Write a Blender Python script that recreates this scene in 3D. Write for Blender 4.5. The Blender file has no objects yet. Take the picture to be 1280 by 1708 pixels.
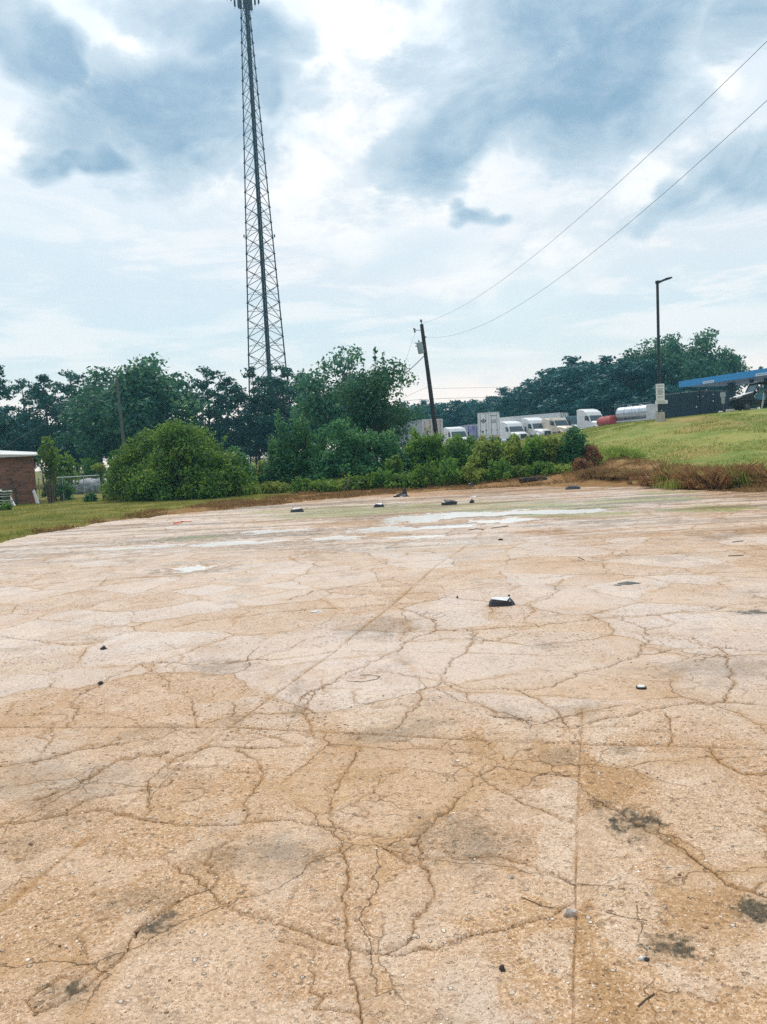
import bpy, math, random
import numpy as np
from mathutils import Vector, Matrix

random.seed(7)
R = math.radians
SC = bpy.context.scene
COL = SC.collection

# ------------------------------------------------------------------ camera
CAM_Z, PITCH, ROLL, F = 1.6, R(4.0), R(3.0), 1281.0
fw = Vector((0, math.cos(PITCH), -math.sin(PITCH)))
up0 = Vector((0, math.sin(PITCH), math.cos(PITCH)))
rt0 = Vector((1, 0, 0))
rt = rt0 * math.cos(ROLL) - up0 * math.sin(ROLL)
up = up0 * math.cos(ROLL) + rt0 * math.sin(ROLL)
cd = bpy.data.cameras.new('camera')
cam = bpy.data.objects.new('camera', cd)
COL.objects.link(cam)
cam.matrix_world = Matrix(((rt.x, up.x, -fw.x, 0), (rt.y, up.y, -fw.y, 0), (rt.z, up.z, -fw.z, CAM_Z), (0, 0, 0, 1)))
cd.sensor_fit = 'VERTICAL'
cd.sensor_height = 24.0
cd.lens = 24.0 * F / 1708.0
cd.clip_start = 0.05
cd.clip_end = 6000
SC.camera = cam

def ray(px, py):
    return (fw + rt * ((px - 640) / F) + up * ((854 - py) / F)).normalized()

def at(px, py, Y):
    d = ray(px, py)
    t = Y / d.y
    return Vector((d.x * t, Y, CAM_Z + d.z * t))

def gnd(px, py):
    d = ray(px, py)
    t = -CAM_Z / d.z
    return Vector((d.x * t, d.y * t, 0.0))

# ------------------------------------------------------------------ light and exposure
SC.view_settings.view_transform = 'Standard'
SC.view_settings.look = 'None'
SC.view_settings.exposure = 0.64
SC.view_settings.gamma = 1.0
SC.cycles.use_denoising = False
SC.cycles.max_bounces = 6
SC.cycles.diffuse_bounces = 3
SC.cycles.transparent_max_bounces = 8
SC.cycles.caustics_reflective = False
SC.cycles.caustics_refractive = False
SUN_EL, SUN_AZ = R(60), R(-14)          # azimuth measured from +Y towards +X: the sun stands ahead behind cloud
sd = Vector((math.sin(SUN_AZ) * math.cos(SUN_EL), math.cos(SUN_AZ) * math.cos(SUN_EL), math.sin(SUN_EL)))
sl = bpy.data.lights.new('sun', 'SUN')
sl.energy = 1.5
sl.angle = R(22)
sl.color = (1.0, 0.93, 0.82)
so = bpy.data.objects.new('sun', sl)
so.rotation_euler = (-sd).to_track_quat('-Z', 'Y').to_euler()
so.location = sd * 50
COL.objects.link(so)

class NT:
    """small node-tree helper"""
    def __init__(s, tree):
        s.t = tree
        tree.nodes.clear()
    def n(s, kind, **kw):
        nd = s.t.nodes.new(kind)
        for k, v in kw.items():
            if k.startswith('i_'):
                key = k[2:]
                key = int(key) if key.isdigit() else key.replace('_', ' ')
                s.put(nd.inputs[key], v)
            else:
                setattr(nd, k, v)
        return nd
    def put(s, sock, v):
        if isinstance(v, bpy.types.NodeSocket):
            s.t.links.new(v, sock)
        elif isinstance(v, bpy.types.Node):
            s.t.links.new(v.outputs[0], sock)
        else:
            if sock.type == 'RGBA' and len(v) == 3:
                v = (*v, 1)
            sock.default_value = v
    def m(s, op, a, b=0.0, c=None, clamp=False):
        nd = s.t.nodes.new('ShaderNodeMath')
        nd.operation = op
        nd.use_clamp = clamp
        s.put(nd.inputs[0], a)
        s.put(nd.inputs[1], b)
        if c is not None:
            s.put(nd.inputs[2], c)
        return nd.outputs[0]
    def mix(s, f, a, b, blend='MIX'):
        nd = s.t.nodes.new('ShaderNodeMix')
        nd.data_type = 'RGBA'
        nd.blend_type = blend
        s.put(nd.inputs[0], f)
        s.put(nd.inputs[6], a)
        s.put(nd.inputs[7], b)
        return nd.outputs[2]
    def rng(s, v, a, b, c=0.0, d=1.0, smooth=True):
        nd = s.t.nodes.new('ShaderNodeMapRange')
        nd.interpolation_type = 'SMOOTHSTEP' if smooth else 'LINEAR'
        for i, x in enumerate((v, a, b, c, d)):
            s.put(nd.inputs[i], x)
        return nd.outputs[0]
    def noise(s, vec, scale, detail=4, rough=0.55, dist=0.0):
        nd = s.t.nodes.new('ShaderNodeTexNoise')
        s.put(nd.inputs['Vector'], vec)
        nd.inputs['Scale'].default_value = scale
        nd.inputs['Detail'].default_value = detail
        nd.inputs['Roughness'].default_value = rough
        nd.inputs['Distortion'].default_value = dist
        return nd.outputs['Fac']
    def vor(s, vec, scale, feature='F1', rnd=1.0):
        nd = s.t.nodes.new('ShaderNodeTexVoronoi')
        nd.feature = feature
        s.put(nd.inputs['Vector'], vec)
        nd.inputs['Scale'].default_value = scale
        nd.inputs['Randomness'].default_value = rnd
        return nd

world = bpy.data.worlds.new('World')
SC.world = world
world.use_nodes = True

def build_world():
    T = NT(world.node_tree)
    out = T.n('ShaderNodeOutputWorld')
    bg = T.n('ShaderNodeBackground')
    bg.inputs['Strength'].default_value = 0.1
    T.put(out.inputs['Surface'], bg)
    sky = T.n('ShaderNodeTexSky', sky_type='NISHITA')
    sky.sun_disc = False
    sky.sun_elevation = SUN_EL
    sky.sun_rotation = SUN_AZ
    sky.dust_density = 2.0
    co = T.n('ShaderNodeTexCoord')
    sep = T.n('ShaderNodeSeparateXYZ', i_0=co.outputs['Generated'])
    az = T.m('ARCTAN2', sep.outputs[0], sep.outputs[1])
    el = T.m('ARCSINE', sep.outputs[2])
    uv = T.n('ShaderNodeCombineXYZ', i_0=az, i_1=el)
    # billowing distortion of the cloud outlines
    def warp(vec, scale, amt, detail):
        nz = T.n('ShaderNodeTexNoise')
        T.put(nz.inputs['Vector'], vec)
        nz.inputs['Scale'].default_value = scale
        nz.inputs['Detail'].default_value = detail
        nz.inputs['Roughness'].default_value = 0.62
        a = T.n('ShaderNodeVectorMath', operation='SUBTRACT', i_0=nz.outputs['Color'], i_1=(0.5, 0.5, 0.5))
        b = T.n('ShaderNodeVectorMath', operation='MULTIPLY', i_0=a.outputs[0], i_1=(amt * 1.5, amt, 0))
        c = T.n('ShaderNodeVectorMath', operation='ADD', i_0=vec, i_1=b.outputs[0])
        return c.outputs[0]
    uvw = warp(uv.outputs[0], 3.2, 0.20, 4)
    uvs = warp(uv.outputs[0], 7.0, 0.10, 8)
    st = T.n('ShaderNodeMapping', vector_type='POINT')
    T.put(st.inputs['Vector'], uv.outputs[0])
    st.inputs['Scale'].default_value = (1.0, 1.7, 1.0)
    n1 = T.noise(st.outputs[0], 5.0, 9, 0.62, 0.4)
    n2 = T.noise(st.outputs[0], 13.0, 8, 0.6, 0.2)
    S = 7.4
    def c(r, g, b):
        return (r * S, g * S, b * S)
    ramp = T.n('ShaderNodeValToRGB')
    cr = ramp.color_ramp
    stops = [(0.0, (1.22, .98, .84)), (0.07, (1.28, 1.05, .91)), (0.13, (1.22, 1.02, .91)), (0.19, (.90, .90, .87)), (0.27, (.76, .83, .86)),
             (0.36, (.78, .81, .85)), (0.50, (.78, .82, .87)), (0.75, (.80, .86, .94)), (1.0, (.8, .85, .95))]
    while len(cr.elements) < len(stops):
        cr.elements.new(0.5)
    for e, (p, k) in zip(cr.elements, stops):
        e.position = p
        e.color = (*k, 1)
    ew = T.m('ADD', el, T.m('MULTIPLY', T.m('SUBTRACT', n1, 0.5), 0.10))
    T.put(ramp.inputs[0], T.m('MULTIPLY', ew, 1.6))
    base = T.n('ShaderNodeVectorMath', operation='SCALE', i_0=ramp.outputs[0])
    base.inputs['Scale'].default_value = S
    cur = T.mix(0.06, base.outputs[0], sky.outputs[0])
    # thin streaks of cloud layered low over the horizon
    st2 = T.n('ShaderNodeMapping', vector_type='POINT')
    T.put(st2.inputs['Vector'], uv.outputs[0])
    st2.inputs['Scale'].default_value = (1.0, 5.5, 1.0)
    st2.inputs['Rotation'].default_value = (0, 0, .05)
    n3 = T.noise(st2.outputs[0], 4.0, 7, .6, .5)
    low = T.m('MULTIPLY', T.rng(el, .02, .05), T.rng(el, .42, .22))
    cur = T.mix(T.m('MULTIPLY', T.rng(n3, .47, .60), T.m('MULTIPLY', low, .5)), cur, c(1.14, 1.03, .97))
    cur = T.mix(T.m('MULTIPLY', T.rng(n3, .44, .34), T.m('MULTIPLY', low, .35)), cur, c(.70, .79, .84))

    def lobe(vec, px, py, rx, ry, rot=0.0, edge=1.3):
        edge = max(edge, 1.1)
        d = ray(px, py)
        A, E = math.atan2(d.x, d.y), math.asin(d.z)
        k = 1 / F * math.cos(E) ** 1.4
        mp = T.n('ShaderNodeMapping', vector_type='TEXTURE')
        T.put(mp.inputs['Vector'], vec)
        mp.inputs['Location'].default_value = (A, E, 0)
        mp.inputs['Rotation'].default_value = (0, 0, rot)
        mp.inputs['Scale'].default_value = (rx * k / math.cos(E) ** 0.5, ry * k, 1)
        ln = T.n('ShaderNodeVectorMath', operation='LENGTH', i_0=mp.outputs[0])
        return T.rng(ln.outputs['Value'], 1.0 + edge * 0.5, 1.0 - edge * 0.5, 0, 1, False)

    def union(lst):
        v = lst[0]
        for x in lst[1:]:
            v = T.m('MAXIMUM', v, x)
        return v
    white = union([lobe(uvw, 600, 130, 130, 210, -.3, .9), lobe(uvw, 120, 240, 200, 40, .2, 1.2), lobe(uvw, 600, 330, 330, 90, 0, 1.2),
                   lobe(uvw, 1180, 150, 50, 60, .5, 1.2), lobe(uvw, 1000, 380, 330, 60, .25, 1.4), lobe(uvw, 150, 130, 120, 60, .7, 1.2)])
    cur = T.mix(T.rng(T.m('ADD', white, T.m('MULTIPLY', T.m('SUBTRACT', n1, .5), 1.4)), .25, .95, 0, .9), cur, T.mix(T.rng(T.m('ADD', n1, T.m('MULTIPLY', n2, .5)), .66, .86), c(1.02, .99, .97), c(.74, .78, .83)))
    # faint cumulus bank low on the left
    bank = lobe(uvs, 130, 450, 330, 90, -.25, .35)
    cur = T.mix(T.m('MULTIPLY', bank, T.rng(n2, .3, .65, .15, .5)), cur, c(.64, .77, .84))
    grey = union([lobe(uvw, 270, 190, 230, 120, .15, .6), lobe(uvw, 330, 40, 210, 60, 0, .8), lobe(uvw, 30, 110, 70, 70, 0, .8),
                  lobe(uvw, 960, 70, 270, 190, .0, .55), lobe(uvw, 770, 235, 150, 90, .5, .6), lobe(uvw, 800, 368, 45, 20, 0, .9),
                  lobe(uvw, 1235, 305, 120, 42, .35, .8), lobe(uvw, 1200, 60, 140, 80, .3, .8), lobe(uvw, 450, 150, 55, 60, 0, .9),
                  lobe(uvw, 200, -260, 500, 150, 0, .8), lobe(uvw, 1200, -280, 420, 170, 0, .8), lobe(uvw, 130, 295, 90, 22, 0, .8)])
    dn = T.m('ADD', T.m('MULTIPLY', grey, 1.12), T.m('ADD', T.m('MULTIPLY', T.m('SUBTRACT', n1, .5), 2.1), T.m('MULTIPLY', T.m('SUBTRACT', n2, .5), .8)))
    dens = T.rng(dn, .32, .70)
    core = T.rng(dn, .55, 1.25)
    gcol = T.mix(core, c(.56, .66, .745), c(.225, .365, .51))
    gcol = T.mix(T.rng(n2, .42, .66, 0, .35), gcol, c(.60, .68, .76))
    cur = T.mix(T.m('MULTIPLY', dens, 0.94), cur, gcol)
    # the rest of the dome: broken cloud all round
    oth = T.noise(st.outputs[0], 2.2, 7, 0.6, 0.3)
    behind = T.rng(T.m('ABSOLUTE', az), 0.75, 1.0)
    cur = T.mix(T.m('MULTIPLY', behind, T.rng(oth, .45, .6, 0, .8)), cur, c(.38, .51, .62))
    # brightness of the cloud round the hidden sun
    sp = T.n('ShaderNodeVectorMath', operation='DOT_PRODUCT', i_0=co.outputs['Generated'], i_1=tuple(sd))
    glow = T.m('POWER', T.m('MAXIMUM', sp.outputs['Value'], 0.0), 14.0)
    cur = T.mix(1.0, cur, T.n('ShaderNodeVectorMath', operation='SCALE', i_0=c(1.0, .96, .90), i_Scale=T.m('MULTIPLY', glow, .8)).outputs[0], 'ADD')
    T.put(bg.inputs['Color'], cur)
build_world()

# ------------------------------------------------------------------ object helpers
def tag(o, label=None, cat=None, group=None, kind=None):
    if label: o['label'] = label
    if cat: o['category'] = cat
    if group: o['group'] = group
    if kind: o['kind'] = kind
    return o

def empty(name, loc, rz=0.0, label=None, cat=None, group=None):
    o = bpy.data.objects.new(name, None)
    o.empty_display_size = 0.3
    COL.objects.link(o)
    o.location = loc
    o.rotation_euler = (0, 0, rz)
    return tag(o, label, cat, group)

def copy_tree(o, loc=None, rz=None, scale=None, parent=None):
    c = o.copy()
    COL.objects.link(c)
    if parent is not None:
        c.parent = parent
    if loc is not None: c.location = loc
    if rz is not None: c.rotation_euler = (0, 0, rz)
    if scale is not None: c.scale = scale
    for ch in list(o.children):
        copy_tree(ch, parent=c)
    return c

class MB:
    """collects shapes, links them as one mesh object"""
    def __init__(s):
        s.v, s.f, s.mi, s.k = [], [], [], 0
    def add(s, vs, fs):
        b = len(s.v)
        s.v += [tuple(p) for p in vs]
        s.f += [tuple(b + i for i in f) for f in fs]
        s.mi += [s.k] * len(fs)
        return s
    def box(s, c, d, rz=0.0, M=None):
        x, y, z = d[0] / 2, d[1] / 2, d[2] / 2
        m = Matrix.Translation(Vector(c)) @ (M if M else Matrix.Rotation(rz, 4, 'Z'))
        vs = [m @ Vector((sx * x, sy * y, sz * z)) for sx in (-1, 1) for sy in (-1, 1) for sz in (-1, 1)]
        return s.add(vs, [(0, 1, 3, 2), (4, 6, 7, 5), (0, 4, 5, 1), (2, 3, 7, 6), (0, 2, 6, 4), (1, 5, 7, 3)])
    def tube(s, p0, p1, r0, r1=None, n=8, cap=True):
        p0, p1 = Vector(p0), Vector(p1)
        if r1 is None: r1 = r0
        d = (p1 - p0).normalized()
        a = d.orthogonal().normalized()
        b = d.cross(a)
        vs, fs = [], []
        for p, r in ((p0, r0), (p1, r1)):
            for i in range(n):
                t = 2 * math.pi * i / n
                vs.append(p + a * (r * math.cos(t)) + b * (r * math.sin(t)))
        fs = [(i, (i + 1) % n, n + (i + 1) % n, n + i) for i in range(n)]
        if cap:
            fs += [tuple(range(n))[::-1], tuple(range(n, 2 * n))]
        return s.add(vs, fs)
    def path(s, pts, r, n=6):
        for a, b in zip(pts[:-1], pts[1:]):
            s.tube(a, b, r if not callable(r) else r(a), r if not callable(r) else r(b), n)
        return s
    def prism(s, prof, x0, x1, axis='x', taper=None):
        """extrude a profile: axis x -> prof is (y,z); axis y -> prof is (x,z); axis z -> (x,y)"""
        n = len(prof)
        vs = []
        for k, e in enumerate((x0, x1)):
            for (a, b) in prof:
                vs.append({'x': (e, a, b), 'y': (a, e, b), 'z': (a, b, e)}[axis])
        fs = [(i, (i + 1) % n, n + (i + 1) % n, n + i) for i in range(n)]
        fs += [tuple(range(n))[::-1], tuple(range(n, 2 * n))]
        return s.add(vs, fs)
    def build(s, name, mat, parent=None, bevel=0.0, smooth=False, loc=None):
        me = bpy.data.meshes.new(name)
        me.from_pydata(s.v, [], s.f)
        for m in (mat if isinstance(mat, (list, tuple)) else [mat]):
            me.materials.append(m)
        if isinstance(mat, (list, tuple)):
            me.polygons.foreach_set('material_index', s.mi)
        import bmesh
        bm = bmesh.new(); bm.from_mesh(me)
        bmesh.ops.recalc_face_normals(bm, faces=bm.faces)
        bm.to_mesh(me); bm.free()
        if smooth:
            me.polygons.foreach_set('use_smooth', [True] * len(me.polygons))
        o = bpy.data.objects.new(name, me)
        COL.objects.link(o)
        if parent is not None: o.parent = parent
        if loc is not None: o.location = loc
        if bevel:
            b = o.modifiers.new('bevel', 'BEVEL')
            b.width = bevel; b.segments = 2; b.limit_method = 'ANGLE'
        return o

def np_mesh(name, V, Fq, mat, parent=None, smooth=False):
    """quads from numpy arrays"""
    me = bpy.data.meshes.new(name)
    me.vertices.add(len(V))
    me.vertices.foreach_set('co', np.ascontiguousarray(V, dtype=np.float32).ravel())
    k = Fq.shape[1]
    me.loops.add(Fq.size)
    me.loops.foreach_set('vertex_index', np.ascontiguousarray(Fq, dtype=np.int32).ravel())
    me.polygons.add(len(Fq))
    me.polygons.foreach_set('loop_start', np.arange(0, Fq.size, k, dtype=np.int32))
    if smooth:
        me.polygons.foreach_set('use_smooth', np.ones(len(Fq), dtype=bool))
    me.update(calc_edges=True)
    me.materials.append(mat)
    o = bpy.data.objects.new(name, me)
    COL.objects.link(o)
    if parent is not None: o.parent = parent
    return o

# ------------------------------------------------------------------ materials
def new_mat(name):
    m = bpy.data.materials.new(name)
    m.use_nodes = True
    return m, NT(m.node_tree)

def mat_basic(name, col, rough=0.6, metal=0.0, var=0.15, scale=3.0, col2=None, bump=0.0, bscale=40.0, spec=0.5, streak=None):
    m, T = new_mat(name)
    out = T.n('ShaderNodeOutputMaterial')
    b = T.n('ShaderNodeBsdfPrincipled')
    T.put(out.inputs[0], b)
    co = T.n('ShaderNodeTexCoord').outputs['Object']
    if streak:
        mp = T.n('ShaderNodeMapping')
        T.put(mp.inputs[0], co)
        mp.inputs['Scale'].default_value = streak
        co2 = mp.outputs[0]
    else:
        co2 = co
    f = T.noise(co2, scale, 5, 0.6)
    c2 = col2 or tuple(x * (1 - 2 * var) for x in col)
    T.put(b.inputs['Base Color'], T.mix(T.rng(f, .35, .68), col, c2))
    T.put(b.inputs['Roughness'], T.rng(f, .3, .7, max(0.02, rough - .08), min(1, rough + .08)))
    b.inputs['Metallic'].default_value = metal
    b.inputs['Specular IOR Level'].default_value = spec
    if bump:
        bp = T.n('ShaderNodeBump')
        bp.inputs['Strength'].default_value = bump
        bp.inputs['Distance'].default_value = 0.02
        T.put(bp.inputs['Height'], T.noise(co, bscale, 4, .6))
        T.put(b.inputs['Normal'], bp)
    return m

def mat_leaf(name, c1, c2, c3, trans=0.35, clump=0.5):
    """c1 dark, c2 mid, c3 light: varies per leaf and per clump"""
    m, T = new_mat(name)
    out = T.n('ShaderNodeOutputMaterial')
    geo = T.n('ShaderNodeNewGeometry')
    co = T.n('ShaderNodeTexCoord').outputs['Object']
    oi = T.n('ShaderNodeObjectInfo')
    rnd = geo.outputs['Random Per Island']
    nz = T.noise(co, clump, 3, 0.6)
    f = T.m('ADD', T.m('MULTIPLY', rnd, .55), T.m('MULTIPLY', T.rng(nz, .3, .7), .45))
    a = T.mix(T.rng(f, .12, .55), c1, c2)
    a = T.mix(T.rng(f, .60, .97), a, c3)
    hv = T.n('ShaderNodeHueSaturation')
    T.put(hv.inputs['Hue'], T.rng(oi.outputs['Random'], 0, 1, .488, .512, False))
    T.put(hv.inputs['Value'], T.rng(oi.outputs['Random'], 0, 1, .82, 1.2, False))
    T.put(hv.inputs['Color'], a)
    df = T.n('ShaderNodeBsdfPrincipled', i_Base_Color=hv.outputs[0], i_Roughness=0.55)
    df.inputs['Specular IOR Level'].default_value = 0.25
    tr = T.n('ShaderNodeBsdfTranslucent', i_Color=T.mix(.35, hv.outputs[0], c3))
    mx = T.n('ShaderNodeMixShader', i_0=trans, i_1=df, i_2=tr)
    T.put(out.inputs[0], mx)
    return m
# ------------------------------------------------------------------ noise in numpy
def _h(ix, iy, seed):
    n = (ix.astype(np.int64) * 374761393 + iy.astype(np.int64) * 668265263 + seed * 2147483647) & 0xffffffff
    n = ((n ^ (n >> 13)) * 1274126177) & 0xffffffff
    n = (n ^ (n >> 16)) & 0xffffffff
    return n.astype(np.float64) / 4294967295.0

def vnoise(x, y, seed=0):
    ix, iy = np.floor(x), np.floor(y)
    fx, fy = x - ix, y - iy
    ux, uy = fx * fx * (3 - 2 * fx), fy * fy * (3 - 2 * fy)
    a = _h(ix, iy, seed); b = _h(ix + 1, iy, seed); c = _h(ix, iy + 1, seed); d = _h(ix + 1, iy + 1, seed)
    return (a * (1 - ux) + b * ux) * (1 - uy) + (c * (1 - ux) + d * ux) * uy

def fbm(x, y, octv=4, seed=0, g=0.5):
    s, amp, t, fr = 0, 1.0, 0, 1.0
    for i in range(octv):
        s = s + amp * vnoise(x * fr + 17.3 * i, y * fr - 9.1 * i, seed + i)
        t += amp; amp *= g; fr *= 2.03
    return s / t

def sstep(x, a, b):
    t = np.clip((x - a) / (b - a), 0, 1)
    return t * t * (3 - 2 * t)

# ------------------------------------------------------------------ terrain
HK = [(-80, [(0, 0)]), (20, [(0, 0)]), (25, [(-90, 0), (9, 0), (13, .08), (30, .5)]),
      (30, [(-90, 0), (7, 0), (15, .45), (30, 1.2)]), (38, [(-90, 0), (4, 0), (10, .55), (19, 1.75), (40, 2.4)]),
      (50, [(-90, 0), (-4, 0), (8, 1.0), (14, 2.5), (18, 3.12), (22, 3.35), (25, 3.5), (50, 4.2)]),
      (75, [(-90, 0), (-20, .1), (0, .7), (6, 1.7), (12, 2.5), (21, 3.6), (28, 3.95), (37, 4.3), (70, 5.2)]),
      (97, [(-90, .1), (-20, .4), (0, 1.4), (8, 2.1), (16, 2.4), (28, 3.4), (34, 3.7), (42, 4.8), (90, 5.6)]),
      (125, [(-90, .3), (-20, .6), (0, 1.6), (10, 2.0), (20, 2.5), (35, 3.8), (55, 5.2), (120, 6.5)]),
      (220, [(-200, 1), (-60, 1.5), (0, 3.5), (40, 6), (80, 8), (160, 9)]), (420, [(-300, 3), (0, 6), (200, 12)]), (3000, [(0, 10)])]

def terr(X, Y):
    X = np.asarray(X, dtype=float); Y = np.asarray(Y, dtype=float)
    rows = [np.interp(X, [p[0] for p in ks], [p[1] for p in ks]) for _, ks in HK]
    ys = [k for k, _ in HK]
    out = np.array(rows[0] + 0 * Y)
    for i in range(len(ys) - 1):
        t = np.clip((Y - ys[i]) / (ys[i + 1] - ys[i]), 0, 1)
        m = Y > ys[i]
        out = np.where(m, rows[i] * (1 - t) + rows[i + 1] * t, out)
    amp = np.clip((Y - 22) / 25, 0, 1) * .16 + np.clip((Y - 150) / 200, 0, 1) * 1.5
    return out + (fbm(X * .12, Y * .12, 4, 5) - .5) * amp

def tz(x, y):
    return float(terr(np.array([x]), np.array([y]))[0])

# slab edge traced along the far side: pixel list -> world polyline, as distance over azimuth
EDGE_PX = [(-900, 1130), (-500, 1010), (-200, 945), (0, 905), (60, 893), (130, 880), (200, 868), (300, 857), (400, 847), (470, 841), (530, 834), (600, 828), (680, 822),
           (760, 817), (840, 813), (920, 809), (1000, 808), (1080, 811), (1160, 817), (1230, 820), (1280, 821), (1400, 818), (1700, 812)]
_e = [gnd(*p) for p in EDGE_PX]
EDGE_AZ = np.array([math.atan2(p.x, p.y) for p in _e])
EDGE_R = np.array([math.hypot(p.x, p.y) for p in _e])
EDGE_AZ, EDGE_R = EDGE_AZ[np.argsort(EDGE_AZ)], EDGE_R[np.argsort(EDGE_AZ)]

def edge_r(az):
    return np.interp(az, EDGE_AZ, EDGE_R)

def grid_faces(nr, nc):
    i = np.arange(nr - 1)[:, None] * nc + np.arange(nc - 1)[None, :]
    i = i.ravel()
    return np.stack([i, i + 1, i + nc + 1, i + nc], axis=1)

def add_attr(o, name, vals):
    a = o.data.attributes.new(name, 'FLOAT', 'POINT')
    a.data.foreach_set('value', np.ascontiguousarray(vals, dtype=np.float32))

def brown_mask(X, Y):
    """where the earth is bare and rusty beside the slab"""
    az = np.arctan2(X, Y); r = np.hypot(X, Y)
    d = r - edge_r(az)
    w = np.interp(az, [-.6, -.42, -.3, -.1, 0.1, .5], [.0, .5, 2.5, 8, 11, 6])
    n = (fbm(X * .5, Y * .5, 4, 31) - .5)
    return sstep(w + n * 6 - d, -1.5, 2.5) * (az > -.5)

# ------------------------------------------------------------------ ground sheet
def build_ground():
    xs = np.concatenate([-np.geomspace(600, 70, 18), np.arange(-68, -30, 2.0), np.arange(-30, 50, .5), np.arange(50, 90, 2.0), np.geomspace(92, 600, 16)])
    ys = np.concatenate([[-300, -150, -60, -30, -15, -8, -4], np.arange(0, 16, 1.0), np.arange(16, 60, .4), np.arange(60, 150, 1.5), np.geomspace(152, 700, 30)])
    X, Y = np.meshgrid(xs, ys)
    X, Y = X.ravel(), Y.ravel()
    Z = terr(X, Y)
    near = np.clip(1 - (np.hypot(X, Y) - edge_r(np.arctan2(X, Y)) - .6) / 1.0, 0, 1)
    Z = Z + (fbm(X * 1.3, Y * 1.3, 3, 9) - .5) * .10 * (np.hypot(X, Y) > 18) * (1 - near)
    Z = Z - .14 * near
    m, T = new_mat('grass_ground')
    out = T.n('ShaderNodeOutputMaterial')
    b = T.n('ShaderNodeBsdfPrincipled', i_Roughness=0.95)
    b.inputs['Specular IOR Level'].default_value = 0.15
    T.put(out.inputs[0], b)
    co = T.n('ShaderNodeTexCoord').outputs['Object']
    at_b = T.n('ShaderNodeAttribute', attribute_name='brown').outputs['Fac']
    at_y = T.n('ShaderNodeAttribute', attribute_name='lawn').outputs['Fac']
    n1 = T.noise(co, .35, 5, .65)
    n2 = T.noise(co, 2.2, 5, .7)
    n3 = T.noise(co, 22, 4, .7)
    lawn = T.mix(T.rng(n1, .35, .65), (.17, .235, .045), (.33, .325, .09))
    lawn = T.mix(T.m('MULTIPLY', T.rng(n2, .5, .72), .6), lawn, (.46, .38, .17))
    lawn = T.mix(T.m('MULTIPLY', T.rng(T.noise(co, .11, 4, .6), .54, .66), .55), lawn, (.44, .27, .11))
    left = T.mix(T.rng(n1, .35, .65), (.13, .145, .022), (.25, .21, .045))
    left = T.mix(T.m('MULTIPLY', T.rng(n2, .52, .7), .6), left, (.32, .22, .07))
    g = T.mix(at_y, left, lawn)
    soil = T.mix(T.rng(n2, .35, .65), (.27, .12, .04), (.34, .21, .09))
    soil = T.mix(T.m('MULTIPLY', T.rng(n3, .55, .7), .5), soil, (.13, .065, .025))
    g = T.mix(at_b, g, soil)
    g = T.mix(T.m('MULTIPLY', T.rng(n3, .35, .6, 1, 0), .35), g, (.05, .055, .015))
    T.put(b.inputs['Base Color'], g)
    bp = T.n('ShaderNodeBump', i_Height=n3)
    bp.inputs['Strength'].default_value = .8
    bp.inputs['Distance'].default_value = .05
    T.put(b.inputs['Normal'], bp)
    o = np_mesh('ground', np.stack([X, Y, Z], 1), grid_faces(len(ys), len(xs)), m, smooth=True)
    add_attr(o, 'brown', brown_mask(X, Y))
    add_attr(o, 'lawn', sstep(X - .05 * Y, 0, 6) * sstep(Y, 20, 30))
    o['kind'] = 'structure'
build_ground()

# ------------------------------------------------------------------ the concrete lot
A0, A1, NC = -0.80, 0.80, 1500
NR = 1050
AZ = np.linspace(A0, A1, NC)
RNEAR = 1.15
RE = edge_r(AZ) + (fbm(AZ * 40, AZ * 0 + 3.1, 5, 77, .65) - .5) * 1.8
tt = (np.arange(NR) / (NR - 1.0))[:, None]
RR = RNEAR * (RE[None, :] / RNEAR) ** tt
LX, LY = RR * np.sin(AZ)[None, :], RR * np.cos(AZ)[None, :]
SH = LX.shape

def idx_box(x0, x1, y0, y1):
    """conservative index window of the polar grid for a world box"""
    cs = [(x0, y0), (x0, y1), (x1, y0), (x1, y1)]
    az = [math.atan2(x, max(y, .01)) for x, y in cs]
    r = [math.hypot(x, y) for x, y in cs]
    rmin = max(RNEAR, math.hypot(max(0, max(x0, -x1)), max(y0, .01)))
    rmax = max(r)
    c0 = int(np.clip((min(az) - A0) / (A1 - A0) * NC - 2, 0, NC)); c1 = int(np.clip((max(az) - A0) / (A1 - A0) * NC + 3, 0, NC))
    if c1 <= c0: return None
    re = RE[c0:c1]
    lo = math.log(max(rmin, RNEAR) / RNEAR) / math.log(re.max() / RNEAR)
    hi = math.log(max(rmax, RNEAR * 1.001) / RNEAR) / math.log(re.min() / RNEAR)
    r0 = int(np.clip(lo * NR - 2, 0, NR)); r1 = int(np.clip(hi * NR + 3, 0, NR))
    if r1 <= r0: return None
    return slice(r0, r1), slice(c0, c1)

def fract(pts, amp, depth, rnd):
    """midpoint displacement of a world polyline"""
    for it in range(depth):
        if it and amp > .02: amp = min(amp * 1.35, .2)
        q = [pts[0]]
        for a, b in zip(pts[:-1], pts[1:]):
            dx, dy = b[0] - a[0], b[1] - a[1]
            L = math.hypot(dx, dy)
            k = rnd.gauss(0, amp)
            q.append(((a[0] + b[0]) / 2 - dy * k, (a[1] + b[1]) / 2 + dx * k))
            q.append(b)
        pts = q
    return pts

CR = np.zeros(SH)      # crack core
BAND = np.zeros(SH)    # dirt beside cracks

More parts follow.
